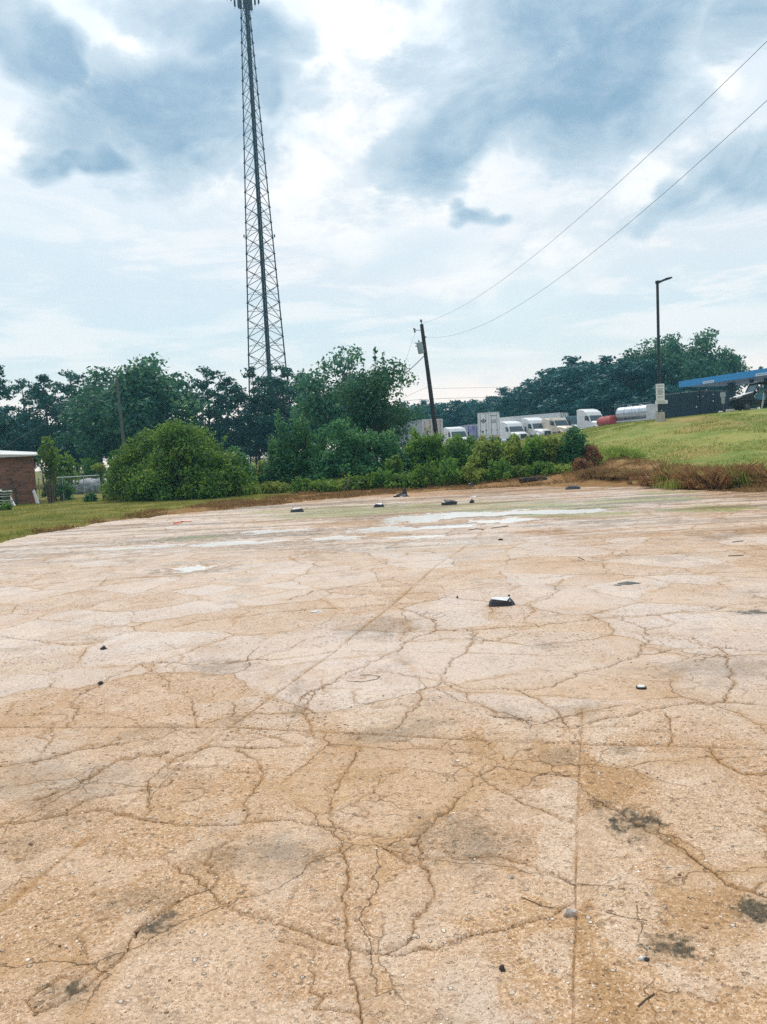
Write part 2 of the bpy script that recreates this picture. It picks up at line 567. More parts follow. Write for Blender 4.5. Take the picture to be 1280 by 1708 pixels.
def carve(pts, w, band, strength=1.0):
    for (x0, y0), (x1, y1) in zip(pts[:-1], pts[1:]):
        m = band * 1.0
        ib = idx_box(min(x0, x1) - m, max(x0, x1) + m, min(y0, y1) - m, max(y0, y1) + m)
        if ib is None: continue
        X, Y = LX[ib], LY[ib]
        dx, dy = x1 - x0, y1 - y0
        L2 = dx * dx + dy * dy + 1e-9
        rr = math.hypot(x0, y0)
        nr_ = abs(-dy * x0 + dx * y0) / (math.sqrt(L2) * rr + 1e-9)      # how far the crack runs across the line of sight
        w_ = max(w, .0020 * rr * nr_)
        t = np.clip(((X - x0) * dx + (Y - y0) * dy) / L2, 0, 1)
        d = np.hypot(X - x0 - t * dx, Y - y0 - t * dy)
        CR[ib] = np.maximum(CR[ib], strength * np.clip(1.5 - d / w_, 0, 1))
        BAND[ib] = np.maximum(BAND[ib], np.clip(1 - d / band, 0, 1))

CRACKS = [
    [(655, 1008), (690, 1020), (722, 1035), (728, 1050)],
    [(728, 1050), (780, 1052), (850, 1045), (940, 1038), (1000, 1030), (1140, 1020), (1290, 1003)],
    [(728, 1050), (700, 1060), (650, 1090), (560, 1135), (500, 1170)],
    [(625, 1120), (700, 1130), (740, 1135), (780, 1148), (840, 1148), (920, 1145), (960, 1125), (1020, 1110), (1065, 1092), (1170, 1080), (1290, 1085)],
    [(740, 1135), (780, 1160), (830, 1190)], [(800, 1055), (780, 1080), (750, 1105), (740, 1135)],
    [(970, 1240), (950, 1215), (938, 1198), (900, 1165), (860, 1148)], [(950, 1215), (1000, 1200), (1060, 1190), (1130, 1175), (1200, 1172), (1300, 1178)],
    [(1110, 1190), (1120, 1220), (1115, 1245)], [(820, 1193), (900, 1205), (950, 1215)], [(1185, 1245), (1200, 1270), (1240, 1290), (1300, 1288)],
    [(800, 1290), (830, 1275), (880, 1285), (965, 1292)], [(800, 1290), (780, 1320), (740, 1355), (700, 1390), (640, 1396)], [(810, 1300), (860, 1330), (930, 1360), (965, 1372)],
    [(960, 1505), (900, 1530), (850, 1545), (760, 1570), (700, 1582), (640, 1590), (580, 1578), (520, 1560), (460, 1540), (400, 1520), (350, 1480), (270, 1430)],
    [(580, 1578), (575, 1520), (578, 1450), (560, 1380), (550, 1340), (580, 1280), (600, 1250)], [(580, 1578), (590, 1640), (605, 1700), (610, 1800)],
    [(830, 1425), (920, 1455), (960, 1475)], [(405, 1370), (410, 1330), (440, 1290), (430, 1265), (395, 1250)],
    [(405, 1372), (340, 1375), (240, 1365), (160, 1350), (60, 1370), (-40, 1380)], [(405, 1372), (470, 1365), (550, 1378), (640, 1392)],
    [(245, 1358), (250, 1300), (290, 1265), (350, 1245), (420, 1247), (500, 1243)], [(60, 1335), (130, 1310), (190, 1270), (280, 1255)],
    [(-20, 1280), (60, 1270), (130, 1250), (200, 1240), (270, 1232)], [(230, 1105), (330, 1108), (420, 1100), (500, 1095), (555, 1085)],
    [(-20, 1056), (60, 1068), (120, 1076), (170, 1072)], [(290, 1045), (330, 1035), (400, 1028), (470, 1020), (590, 1012), (640, 1008)],
    [(85, 1213), (82, 1240), (60, 1275)], [(1000, 1335), (1060, 1372), (1130, 1412), (1165, 1435)], [(1165, 1435), (1230, 1480), (1300, 1500)],
    [(640, 1590), (690, 1560), (720, 1500), (700, 1440), (700, 1390)], [(350, 1480), (300, 1500), (240, 1540), (200, 1600), (150, 1640), (60, 1690)],
    [(0, 980), (100, 972), (200, 965), (330, 960)], [(480, 1000), (520, 985), (600, 978), (700, 975)], [(900, 965), (1000, 955), (1100, 960), (1290, 950)],
    [(640, 940), (760, 930), (860, 925), (1000, 930), (1150, 922), (1290, 915)], [(540, 945), (500, 938), (480, 928), (520, 920)],
    [(740, 1135), (700, 1175), (660, 1215)], [(520, 1225), (510, 1180), (520, 1150)], [(330, 1213), (320, 1170), (270, 1130), (230, 1105)],
    [(1065, 1092), (1080, 1050), (1040, 1031)], [(900, 1045), (905, 1000), (940, 965)], [(110, 1213), (130, 1180), (180, 1130), (230, 1105)],
    [(1200, 1172), (1220, 1120), (1200, 1082)],
]
JOINTS = [
    [(972, 1180), (969, 1240), (966, 1300), (960, 1480), (957, 1708), (955, 1900)],
    [(385, 1212), (470, 1150), (560, 1085), (655, 1008), (720, 950), (800, 890), (850, 852)],
    [(-60, 1212), (200, 1212), (390, 1213), (560, 1221), (780, 1232), (968, 1240), (1140, 1244), (1330, 1250)],
    [(385, 1212), (300, 1275), (160, 1385), (0, 1520)],
    [(-60, 925), (200, 921), (400, 912), (600, 905)], [(560, 1085), (760, 1088), (900, 1092)],
]
rc = random.Random(11)
def build_cracks():
    g = lambda l: [(gnd(*p).x, gnd(*p).y) for p in l]
    for c in CRACKS:
        p = g(c)
        L = sum(math.hypot(b[0] - a[0], b[1] - a[1]) for a, b in zip(p[:-1], p[1:]))
        dep = 4 if L < 12 else 5
        y = sum(q[1] for q in p) / len(p)
        carve(fract(p, .05, dep + 1, rc), 0.0014 + .00036 * y, .022 + .006 * y, rc.uniform(.85, 1))
        # hairline branches
        for _ in range(1):
            a = rc.choice(p)
            th = rc.uniform(0, math.pi)
            l = rc.uniform(.15, .5) * (1 + y * .12)
            carve(fract([a, (a[0] + l * math.cos(th), a[1] + l * math.sin(th) * 1.3)], .16, 4, rc), .001 + .0003 * y, .02 + .004 * y, .7)
    for i, c in enumerate(JOINTS):
        p = fract(g(c), .004, 4, rc)
        y = sum(q[1] for q in p) / len(p)
        carve(p, .0020 + .0004 * y, .022 + .006 * y, (.62, .85, .9, .4, .7, .7)[i])
build_cracks()

def poly_mask(px_pts, soft, seed):
    P = [(gnd(*p).x, gnd(*p).y) for p in px_pts]
    x0, x1 = min(p[0] for p in P), max(p[0] for p in P)
    y0, y1 = min(p[1] for p in P), max(p[1] for p in P)
    ib = idx_box(x0 - soft * 2, x1 + soft * 2, y0 - soft * 2, y1 + soft * 2)
    X, Y = LX[ib], LY[ib]
    w = soft
    X = X + (fbm(X / w / 3, Y / w / 3, 4, seed) - .5) * w * 3
    Y = Y + (fbm(X / w / 3, Y / w / 3, 4, seed + 50) - .5) * w * 3
    ins = np.zeros(X.shape, bool)
    dm = np.full(X.shape, 1e9)
    for (ax, ay), (bx, by) in zip(P, P[1:] + P[:1]):
        cond = ((ay > Y) != (by > Y))
        xi = (bx - ax) * (Y - ay) / ((by - ay) if abs(by - ay) > 1e-9 else 1e-9) + ax
        ins ^= cond & (X < xi)
        dx, dy = bx - ax, by - ay
        t = np.clip(((X - ax) * dx + (Y - ay) * dy) / (dx * dx + dy * dy + 1e-9), 0, 1)
        dm = np.minimum(dm, np.hypot(X - ax - t * dx, Y - ay - t * dy))
    sd_ = np.where(ins, dm, -dm)
    M = np.zeros(SH)
    M[ib] = sstep(sd_, -soft * .3, soft * .6)
    return M

def blobs(lst, warp, seed, soft=.5):
    M = np.zeros(SH)
    for i, (px, py, rx, ry) in enumerate(lst):
        c = gnd(px, py)
        kx = c.y / F * rx
        ky = (gnd(px, py - ry).y - gnd(px, py + ry).y) / 2
        ib = idx_box(c.x - kx * 2, c.x + kx * 2, c.y - ky * 2, c.y + ky * 2)
        if ib is None: continue
        X, Y = LX[ib], LY[ib]
        a, b = (X - c.x) / kx, (Y - c.y) / ky
        n = (fbm(a * 2.4 + i * 7, b * 2.4, 6, seed, .66) - .5) * 2 * warp
        M[ib] = np.maximum(M[ib], sstep(1 - np.hypot(a, b) + n, -soft * .5, soft * .5))
    return M

F1 = fbm(LX * .55, LY * .55, 6, 3, .58)
F2 = fbm(LX * 2.6, LY * 2.6, 6, 13, .6)
F3 = fbm(LX * 12, LY * 12, 5, 23, .6)
F4 = fbm(LX * .14 + 5, LY * .14, 4, 43, .5)

# clean pale concrete against sandy film
PLATES = [([(640, 1112), (700, 1076), (800, 1054), (900, 1050), (1010, 1056), (1030, 1088), (930, 1140), (840, 1146), (740, 1133)], .05, 1.0),
          ([(735, 1048), (700, 1012), (760, 975), (900, 960), (1080, 975), (1080, 1020), (940, 1036)], .12, .8),
          ([(560, 1130), (650, 1060), (720, 1050), (640, 1100)], .06, .7),
          ([(985, 1485), (1040, 1452), (1092, 1480), (1105, 1540), (1065, 1592), (1005, 1572)], .012, 1.0),
          ([(1102, 1440), (1160, 1446), (1212, 1482), (1155, 1492), (1112, 1467)], .010, 1.0),
          ([(1088, 1602), (1145, 1612), (1205, 1642), (1182, 1672), (1112, 1652)], .010, 1.0),
          ([(1090, 1300), (1200, 1290), (1290, 1330), (1290, 1420), (1180, 1425), (1090, 1360)], .02, .8),
          ([(905, 1300), (962, 1296), (958, 1474), (890, 1462), (900, 1400)], .012, 1.0),
          ([(880, 1560), (955, 1545), (957, 1640), (900, 1620), (868, 1585)], .012, 1.0),
          ([(985, 1242), (1080, 1245), (1070, 1275), (985, 1275)], .012, .9), ([(1200, 1585), (1290, 1560), (1290, 1640), (1230, 1650)], .012, .9),
          ([(575, 1290), (680, 1262), (790, 1290), (735, 1350), (650, 1388), (560, 1370)], .02, .55),
          ([(410, 1320), (450, 1285), (560, 1290), (540, 1360), (415, 1368)], .02, .5), ([(265, 1270), (340, 1250), (400, 1262), (370, 1300), (270, 1298)], .015, .6),
          ([(400, 1208), (480, 1152), (500, 1180), (495, 1212)], .02, .9), ([(820, 1215), (935, 1218), (930, 1238), (810, 1230)], .02, .8)]
PATCH = np.zeros(SH)
for i, (pp, sf, st_) in enumerate(PLATES):
    PATCH = np.maximum(PATCH, poly_mask(pp, sf * 1.3, 100 + i) * st_ * (.9 if i > 2 else .85))
broad = blobs([(130, 1050, 330, 60), (300, 970, 420, 55), (480, 1170, 130, 30), (700, 1180, 240, 50), (1150, 985, 220, 45), (860, 900, 300, 25), (250, 890, 420, 40), (1150, 1200, 200, 30),
               (1000, 860, 500, 30), (560, 1050, 120, 25)], .9, 60, .8)
PATCH = np.maximum(PATCH, broad * (.45 + .5 * sstep(F2, .4, .6)))
PATCH = np.maximum(PATCH, .6 * sstep(F1, .55, .66) * sstep(np.hypot(LX, LY), 2.5, 5))
PATCH *= 1 - .55 * sstep(BAND + (F2 - .5) * 1.2, .35, .9)
sand = poly_mask([(972, 1250), (1010, 1280), (1100, 1290), (1050, 1330), (985, 1370), (1010, 1440), (985, 1500), (980, 1600), (1060, 1640), (1080, 1720), (962, 1720), (964, 1400)], .02, 140)
sand = np.maximum(sand, .8 * blobs([(860, 1300, 70, 18), (1190, 1520, 90, 40), (620, 1270, 60, 30), (800, 1240, 90, 18)], .8, 75, .5))
PATCH *= 1 - .9 * sand
STAIN = blobs([(1052, 1368, 36, 28), (1120, 1580, 40, 22), (365, 1432, 48, 20), (235, 1497, 58, 20), (268, 1538, 30, 20), (105, 1655, 45, 22), (190, 1592, 16, 12), (1262, 1520, 34, 22),
               (770, 1405, 80, 45), (460, 1425, 90, 30), (918, 1078, 24, 5), (930, 1262, 34, 14), (1042, 1252, 24, 8), (1190, 1115, 110, 14), (370, 1110, 40, 12), (493, 1150, 10, 12), (495, 1187, 12, 10),
               (720, 1208, 40, 7), (640, 1045, 60, 14), (1260, 1022, 38, 4), (660, 910, 20, 3), (640, 1225, 70, 12)], 1.3, 88, 1.2)
ST_W = blobs([(1052, 1368, 38, 30), (1120, 1578, 36, 16), (268, 1538, 28, 18), (105, 1655, 36, 16), (1262, 1520, 30, 18), (235, 1497, 40, 13), (1250, 1022, 34, 3.5)], 1.5, 95, .7)
STAIN = np.maximum(STAIN * .38 * (.4 + F3) * (.5 + F2), ST_W * (.30 + .85 * sstep(F3, .42, .56)) * (.5 + F2 * .9))
STAIN = np.maximum(STAIN, .25 * sstep(F1 * .5 + F2 * .5, .58, .68))

# wet streaks, moss and rusty silt on the far third
dist = np.hypot(LX, LY)
streak = fbm(LX * .25 + LY * .05, LY * 2.2, 5, 200, .6)
streak2 = fbm(LX * .18 - LY * .03, LY * 1.3, 5, 230, .6)
WET = blobs([(250, 895, 420, 32), (640, 880, 240, 36), (900, 845, 260, 26), (480, 850, 260, 12), (330, 948, 120, 14), (1050, 830, 120, 12), (760, 905, 160, 16), (100, 900, 160, 20)], .7, 61, .7)
WET = WET * (.25 + .75 * sstep(streak, .42, .56))
WET = np.maximum(WET, .55 * blobs([(250, 1000, 420, 60), (760, 1080, 300, 60), (1100, 980, 250, 50)], .9, 65, .9) * sstep(F1, .42, .58))
PUD = blobs([(700, 864, 60, 7), (800, 857, 95, 5), (905, 853, 80, 4.5), (322, 948, 42, 5), (640, 882, 70, 5), (455, 886, 80, 3.5), (400, 905, 90, 3), (560, 897, 60, 3), (745, 878, 60, 3), (840, 868, 60, 4),
             (980, 852, 40, 3), (690, 895, 60, 3), (240, 912, 90, 2.5)], 1.25, 66, .5)
MOSS = blobs([(520, 850, 140, 3), (600, 853, 130, 4), (880, 846, 120, 4), (1050, 833, 60, 3.5), (760, 850, 90, 3), (1190, 848, 80, 5), (980, 847, 50, 4), (700, 846, 200, 4), (560, 857, 120, 5), (1000, 858, 70, 4), (1080, 835, 90, 4), (930, 857, 80, 4), (330, 897, 60, 3), (1110, 822, 50, 3)], 1.0, 68, .5) * (.6 + .4 * sstep(streak, .4, .6))
SILT = blobs([(600, 862, 130, 4), (590, 872, 90, 3.5), (900, 850, 70, 3), (700, 868, 30, 3), (905, 888, 46, 4), (1170, 858, 70, 5), (1080, 852, 40, 4), (470, 869, 50, 3), (95, 926, 28, 4), (920, 812, 200, 4), (730, 823, 120, 4),
              (1130, 850, 120, 3), (540, 920, 40, 5), (1230, 826, 90, 6)], .9, 71, .6)
SILT = np.maximum(SILT * .85, sstep(dist - RE[None, :] * np.ones(SH) + 1.4 + (F1 - .5) * 5, 0, 1.3) * .9 * (AZ[None, :] > -.26))
fine = fbm(LX * .5 + LY * .1, LY * 5.0, 5, 260, .6)
LINES = np.maximum(sstep(streak2, .57, .61) * sstep(dist, 13, 20) * .9, sstep(fine, .60, .66) * sstep(dist, 11, 17) * .75)
SILT = np.maximum(SILT, .75 * np.clip(blobs([(700, 866, 130, 14), (860, 858, 150, 11), (322, 950, 70, 9), (455, 890, 120, 8), (600, 895, 120, 8)], 1.0, 67, .6) - PUD, 0, 1))
SILT = np.maximum(SILT, .8 * sstep(streak * .6 + F2 * .4, .52, .60) * sstep(dist, 11, 16))          # dark seams running across the far part

HZ = (F1 - .5) * .016 + (F2 - .5) * .006 + (F3 - .5) * .004 * np.clip(1.6 - dist / 8, 0, 1)
HZ += PATCH * .003 - BAND * .0035 - CR * .010
HZ = np.maximum(HZ, -.012) * (1 - PUD) + PUD * (-.016 + (F2 - .5) * .006)
far_drop = np.zeros(SH); far_drop[-1, :] = -.16
HZ = HZ + far_drop

def build_lot():
    m, T = new_mat('worn_concrete')
    out = T.n('ShaderNodeOutputMaterial')
    b = T.n('ShaderNodeBsdfPrincipled')
    T.put(out.inputs[0], b)
    co = T.n('ShaderNodeTexCoord').outputs['Object']
    A = lambda n: T.n('ShaderNodeAttribute', attribute_name=n).outputs['Fac']
    patch, crk, band, stain, wet, moss, silt, sandm = A('patch'), A('crack'), A('band'), A('stain'), A('wet'), A('moss'), A('silt'), A('sand')
    n0 = T.noise(co, .9, 6, .62)
    n1 = T.noise(co, 7, 6, .65)
    n2 = T.noise(co, 45, 5, .7)
    wv = T.n('ShaderNodeVectorMath', operation='SCALE', i_0=T.n('ShaderNodeTexNoise', i_Vector=co, i_Scale=60.0).outputs['Color'], i_Scale=.012)
    cow = T.n('ShaderNodeVectorMath', operation='ADD', i_0=co, i_1=wv.outputs[0]).outputs[0]
    v1 = T.vor(cow, 52)            # pebbles of about 18 mm
    v2 = T.vor(cow, 150)           # grit
    v3 = T.vor(cow, 22)            # sparse larger stones
    tan = T.mix(T.rng(n1, .35, .65), (.83, .59, .385), (.72, .485, .285))
    tan = T.mix(T.rng(n0, .4, .62, 0, .6), tan, (.68, .48, .32))
    sepc = T.n('ShaderNodeSeparateXYZ', i_0=co)
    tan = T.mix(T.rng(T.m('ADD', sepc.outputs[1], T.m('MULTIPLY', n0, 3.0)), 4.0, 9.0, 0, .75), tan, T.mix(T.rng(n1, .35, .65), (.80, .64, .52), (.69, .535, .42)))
    con = T.mix(T.rng(n1, .35, .65), (.80, .69, .60), (.70, .59, .51))
    con = T.mix(T.rng(n0, .45, .65, 0, .6), con, (.74, .68, .64))
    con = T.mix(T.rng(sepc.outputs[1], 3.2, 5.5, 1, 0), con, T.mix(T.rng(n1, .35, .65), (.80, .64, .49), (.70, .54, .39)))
    con = T.mix(T.rng(sepc.outputs[1], 12, 17, 0, .8), con, (.88, .83, .80))  # far concrete made paler in colour for the sky glare on damp slab
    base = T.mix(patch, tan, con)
    base = T.mix(T.m('MULTIPLY', sandm, .75), base, (.50, .30, .135))
    # exposed stones: each its own tone
    pv = T.n('ShaderNodeSeparateColor', i_0=v1.outputs['Color'])
    peb = T.rng(v1.outputs['Distance'], .36, .22)
    pcol = T.n('ShaderNodeValToRGB', i_0=pv.outputs[0])
    el_ = pcol.color_ramp.elements
    for _ in range(4): el_.new(.5)
    for e, (p, c_) in zip(el_, [(0, (.30, .16, .07)), (.14, (.40, .24, .12)), (.34, (.55, .36, .21)), (.62, (.66, .46, .30)), (.86, (.82, .66, .50)), (1, (.93, .84, .72))]):
        e.position = p; e.color = (*c_, 1)
    keep = T.rng(pv.outputs[1], .25, .45)
    base = T.mix(T.m('MULTIPLY', T.m('MULTIPLY', peb, keep), T.m('SUBTRACT', .92, T.m('MULTIPLY', patch, .35))), base, pcol.outputs[0])
    base = T.mix(T.m('MULTIPLY', T.rng(v1.outputs['Distance'], .40, .62), T.m('SUBTRACT', .60, T.m('MULTIPLY', patch, .3))), base, (.34, .20, .09))
    g2 = T.n('ShaderNodeSeparateColor', i_0=v2.outputs['Color'])
    base = T.mix(T.rng(g2.outputs[0], .0, .26, .75, 0), base, (.25, .13, .055))
    base = T.mix(T.rng(g2.outputs[1], .86, .98, 0, .5), base, (.88, .76, .62))
    base = T.mix(T.rng(n2, .50, .66, 0, .62), base, (.33, .18, .08))
    g3 = T.n('ShaderNodeSeparateColor', i_0=v3.outputs['Color'])
    s3 = T.m('MULTIPLY', T.rng(v3.outputs['Distance'], .24, .16), T.rng(g3.outputs[0], .86, .9))
    base = T.mix(T.m('MULTIPLY', s3, .8), base, T.mix(g3.outputs[1], (.30, .24, .19), (.95, .88, .78)))
    # dark pits, seen best at mid distance
    pw = T.n('ShaderNodeVectorMath', operation='SCALE', i_0=T.n('ShaderNodeTexNoise', i_Vector=co, i_Scale=38.0, i_Detail=3.0).outputs['Color'], i_Scale=.055)
    cop = T.n('ShaderNodeVectorMath', operation='ADD', i_0=co, i_1=pw.outputs[0]).outputs[0]
    v4 = T.vor(cop, 8.5)
    g4 = T.n('ShaderNodeSeparateColor', i_0=v4.outputs['Color'])
    pit = T.m('MULTIPLY', T.rng(v4.outputs['Distance'], .13, .06), T.rng(g4.outputs[0], .60, .65))
    v5 = T.vor(cop, 23)
    g5 = T.n('ShaderNodeSeparateColor', i_0=v5.outputs['Color'])
    pit2 = T.m('MULTIPLY', T.rng(v5.outputs['Distance'], .3, .16), T.rng(g5.outputs[0], .55, .6))
    pit = T.m('MAXIMUM', pit, pit2)
    base = T.mix(T.m('MULTIPLY', pit, T.rng(sepc.outputs[1], 2.6, 5.0, .5, .85)), base, (.12, .065, .035))
    # hairline network through the slab
    w1_ = T.n('ShaderNodeTexNoise', i_Vector=co, i_Scale=2.6, i_Detail=5.0, i_Roughness=.6)
    ws = T.n('ShaderNodeVectorMath', operation='SCALE', i_0=w1_.outputs['Color'], i_Scale=.26)
    cc = T.n('ShaderNodeVectorMath', operation='ADD', i_0=co, i_1=ws.outputs[0]).outputs[0]
    wid_ = T.m('ADD', .0012, T.m('MULTIPLY', sepc.outputs[1], .00050))
    def net(scale, lo, hi, seed, wf=1.0):
        v_ = T.vor(cc, scale, 'DISTANCE_TO_EDGE')
        d_ = T.m('DIVIDE', T.m('MULTIPLY', v_.outputs['Distance'], 1 / (scale * wf)), wid_)
        off_ = T.n('ShaderNodeVectorMath', operation='ADD', i_0=co, i_1=(seed, seed, 0)).outputs[0]
        return T.m('MULTIPLY', T.rng(d_, 1.25, .35), T.rng(T.noise(off_, 1.3, 4, .6), lo, hi))
    hair = T.m('MAXIMUM', net(.95, .43, .53, 3.0), T.m('MULTIPLY', net(2.6, .52, .62, 9.0), .65))
    # each slab fragment has worn to its own tone, with sand lying along its edges
    vc = T.n('ShaderNodeSeparateColor', i_0=T.vor(cc, .95).outputs['Color'])
    vc2 = T.n('ShaderNodeSeparateColor', i_0=T.vor(cc, 2.6).outputs['Color'])
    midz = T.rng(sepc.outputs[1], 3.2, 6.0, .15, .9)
    base = T.mix(T.m('MULTIPLY', T.m('MULTIPLY', T.rng(vc.outputs[0], .45, .6), midz), .55), base, T.mix(T.rng(n2, .35, .65), (.80, .74, .70), (.60, .54, .50)))
    base = T.mix(T.m('MULTIPLY', T.rng(vc2.outputs[0], .62, .7), .30), base, T.mix(T.rng(n2, .35, .65), (.86, .72, .58), (.66, .52, .40)))
    base = T.mix(T.m('MULTIPLY', T.rng(vc.outputs[1], .6, .72), .34), base, T.mix(midz, (.60, .39, .21), (.60, .45, .33)))
    edge_ = T.m('MULTIPLY', T.rng(T.m('ADD', T.vor(cc, .95, 'DISTANCE_TO_EDGE').outputs['Distance'], T.m('MULTIPLY', T.m('SUBTRACT', n1, .5), .16)), .055, .0), T.rng(T.noise(co, 1.1, 4, .6), .42, .56))
    base = T.mix(T.m('MULTIPLY', edge_, .55), base, (.50, .31, .15))
    blotch = T.rng(T.noise(co, 1.7, 6, .7, .5), .50, .66)
    base = T.mix(T.m('MULTIPLY', blotch, .34), base, (.46, .30, .17))
    base = T.mix(T.m('MULTIPLY', T.rng(T.noise(co, .6, 6, .7, .3), .52, .64), .45), base, T.mix(n1, (.58, .51, .45), (.72, .64, .57)))
    base = T.mix(T.m('MULTIPLY', T.rng(T.noise(co, 13, 5, .75), .54, .66), .5), base, (.30, .17, .08))
    # dirt beside cracks, cracks, stains, growth
    bn = T.m('ADD', T.m('MULTIPLY', T.m('SUBTRACT', n1, .5), 2.2), T.m('MULTIPLY', T.m('SUBTRACT', n0, .5), 2.2))
    bd = T.rng(T.m('MULTIPLY', band, T.m('ADD', .80, bn)), .38, 1.1, 0, .6)
    base = T.mix(bd, base, (.43, .245, .10))
    base = T.mix(T.m('MULTIPLY', silt, T.rng(n1, .35, .55)), base, T.mix(n0, (.34, .17, .06), (.42, .24, .10)))
    base = T.mix(T.m('MULTIPLY', moss, T.rng(n1, .34, .46)), base, (.24, .28, .06))
    base = T.mix(T.m('MULTIPLY', stain, T.rng(n2, .3, .5, .75, 1.0)), base, (.085, .075, .05))
    base = T.mix(T.m('MULTIPLY', T.rng(crk, .25, .95, 0, .95), T.rng(T.noise(co, 4.5, 5, .65), .36, .58, .14, .92)), base, (.075, .035, .012))
    base = T.mix(T.m('MULTIPLY', hair, .62), base, (.18, .10, .05))
    base = T.mix(A('seam'), base, (.16, .10, .055))
    wt = T.m('MULTIPLY', wet, T.rng(n1, .3, .6, .5, 1.0), clamp=True)
    base = T.mix(T.m('MULTIPLY', wt, .35), base, T.mix(.5, base, (.22, .17, .13)))
    base = T.mix(T.m('MULTIPLY', T.rng(T.noise(co, 95, 3, .8), .5, .68), T.rng(sepc.outputs[1], 3.5, 7.0, .6, .25)), base, (.28, .15, .06))
    base = T.mix(T.rng(T.noise(co, 70, 3, .8), .58, .72, 0, .4), base, (.92, .80, .66))
    base = T.mix(1.0, base, (.96, .93, .90), 'MULTIPLY')
    T.put(b.inputs['Base Color'], base)
    T.put(b.inputs['Roughness'], T.m('SUBTRACT', .86, T.m('MULTIPLY', wt, .64)))
    T.put(b.inputs['Specular IOR Level'], T.m('ADD', .25, T.m('MULTIPLY', wt, .6)))
    h = T.m('ADD', T.m('MULTIPLY', peb, .5), T.m('MULTIPLY', n2, .9))
    h = T.m('ADD', h, T.m('MULTIPLY', s3, 1.6))
    h = T.m('ADD', h, T.m('MULTIPLY', n1, 1.2))
    h = T.m('SUBTRACT', h, T.m('MULTIPLY', pit, .5))
    h = T.m('SUBTRACT', h, T.m('MULTIPLY', hair, 1.0))
    bp = T.n('ShaderNodeBump', i_Height=h)
    T.put(bp.inputs['Strength'], T.m('SUBTRACT', .95, T.m('MULTIPLY', wt, .75)))
    bp.inputs['Distance'].default_value = .011
    T.put(b.inputs['Normal'], bp)
    V = np.stack([LX.ravel(), LY.ravel(), HZ.ravel()], 1)
    o = np_mesh('concrete_lot', V, grid_faces(NR, NC), m, smooth=True)
    for nm, arr in (('patch', PATCH), ('crack', CR), ('band', BAND), ('stain', STAIN), ('wet', WET), ('moss', MOSS), ('silt', SILT), ('sand', sand), ('seam', LINES * .75)):
        add_attr(o, nm, np.clip(arr, 0, 1).ravel())
    o['kind'] = 'structure'
    # the lot carries on beside and behind the photographer
    mb = MB()
    a = [(RNEAR * math.sin(t), RNEAR * math.cos(t)) for t in np.linspace(A0, A1, 40)]
    sx, cx = math.sin(A1), math.cos(A1)
    Lr, Rr = float(RE[0]), float(RE[-1])
    ring = [(-Lr * sx, Lr * cx)] + a + [(Rr * sx, Rr * cx), (34, -16), (-20, -16)]
    mb.add([(x, y, -.004) for x, y in ring], [tuple(range(len(ring)))])
    o2 = mb.build('concrete_apron', m)
    o2['kind'] = 'structure'
build_lot()

def build_water():
    m, T = new_mat('standing_water')
    out = T.n('ShaderNodeOutputMaterial')
    b = T.n('ShaderNodeBsdfPrincipled', i_Base_Color=(.84, .81, .77), i_Roughness=.2)  # near-white base colour paints in the bright sky the puddles mirror
    b.inputs['IOR'].default_value = 1.33
    T.put(out.inputs[0], b)
    co = T.n('ShaderNodeTexCoord').outputs['Object']
    bp = T.n('ShaderNodeBump', i_Height=T.noise(co, 3.0, 2, .5))
    bp.inputs['Strength'].default_value = .04
    bp.inputs['Distance'].default_value = .02
    T.put(b.inputs['Normal'], bp)
    # one level sheet per basin of the slab: cells of the lot's own grid where the basin is deepest
    lvl = -.0125
    mask = (PUD > .25)
    cell = mask[:-1, :-1] | mask[1:, :-1] | mask[:-1, 1:] | mask[1:, 1:]
    ii, jj = np.nonzero(cell)
    cells = {}
    lab = -np.ones(cell.shape, int)
    k = 0
    # connected basins by flood fill on the coarse cell mask
    step = 1
    seen = np.zeros(cell.shape, bool)
    comps = []
    for i, j in zip(ii, jj):
        if seen[i, j]: continue
        stack = [(i, j)]; seen[i, j] = True; comp = []
        while stack:
            a, c = stack.pop(); comp.append((a, c))
            for u, v in ((a + 1, c), (a - 1, c), (a, c + 1), (a, c - 1)):
                if 0 <= u < cell.shape[0] and 0 <= v < cell.shape[1] and cell[u, v] and not seen[u, v]:
                    seen[u, v] = True; stack.append((u, v))
        comps.append(comp)
    comps.sort(key=len, reverse=True)
    main = [c for c in comps[:9]]
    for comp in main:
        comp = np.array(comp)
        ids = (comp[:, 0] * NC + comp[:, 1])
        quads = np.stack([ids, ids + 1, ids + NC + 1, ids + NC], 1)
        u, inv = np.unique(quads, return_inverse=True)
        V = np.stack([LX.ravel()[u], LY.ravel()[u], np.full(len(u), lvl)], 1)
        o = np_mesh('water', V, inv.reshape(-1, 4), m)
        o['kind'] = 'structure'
build_water()

def paved_yard():
    xs, ys = np.linspace(-24, 100, 90), np.linspace(79, 150, 50)
    X, Y = np.meshgrid(xs, ys)
    X, Y = X.ravel(), Y.ravel()
    m = mat_basic('yard_paving', (.30, .29, .28), .9, 0, .12, .4)
    o = np_mesh('parking_lot', np.stack([X, Y, terr(X, Y) + .09], 1), grid_faces(50, 90), m)
    o['kind'] = 'structure'
paved_yard()
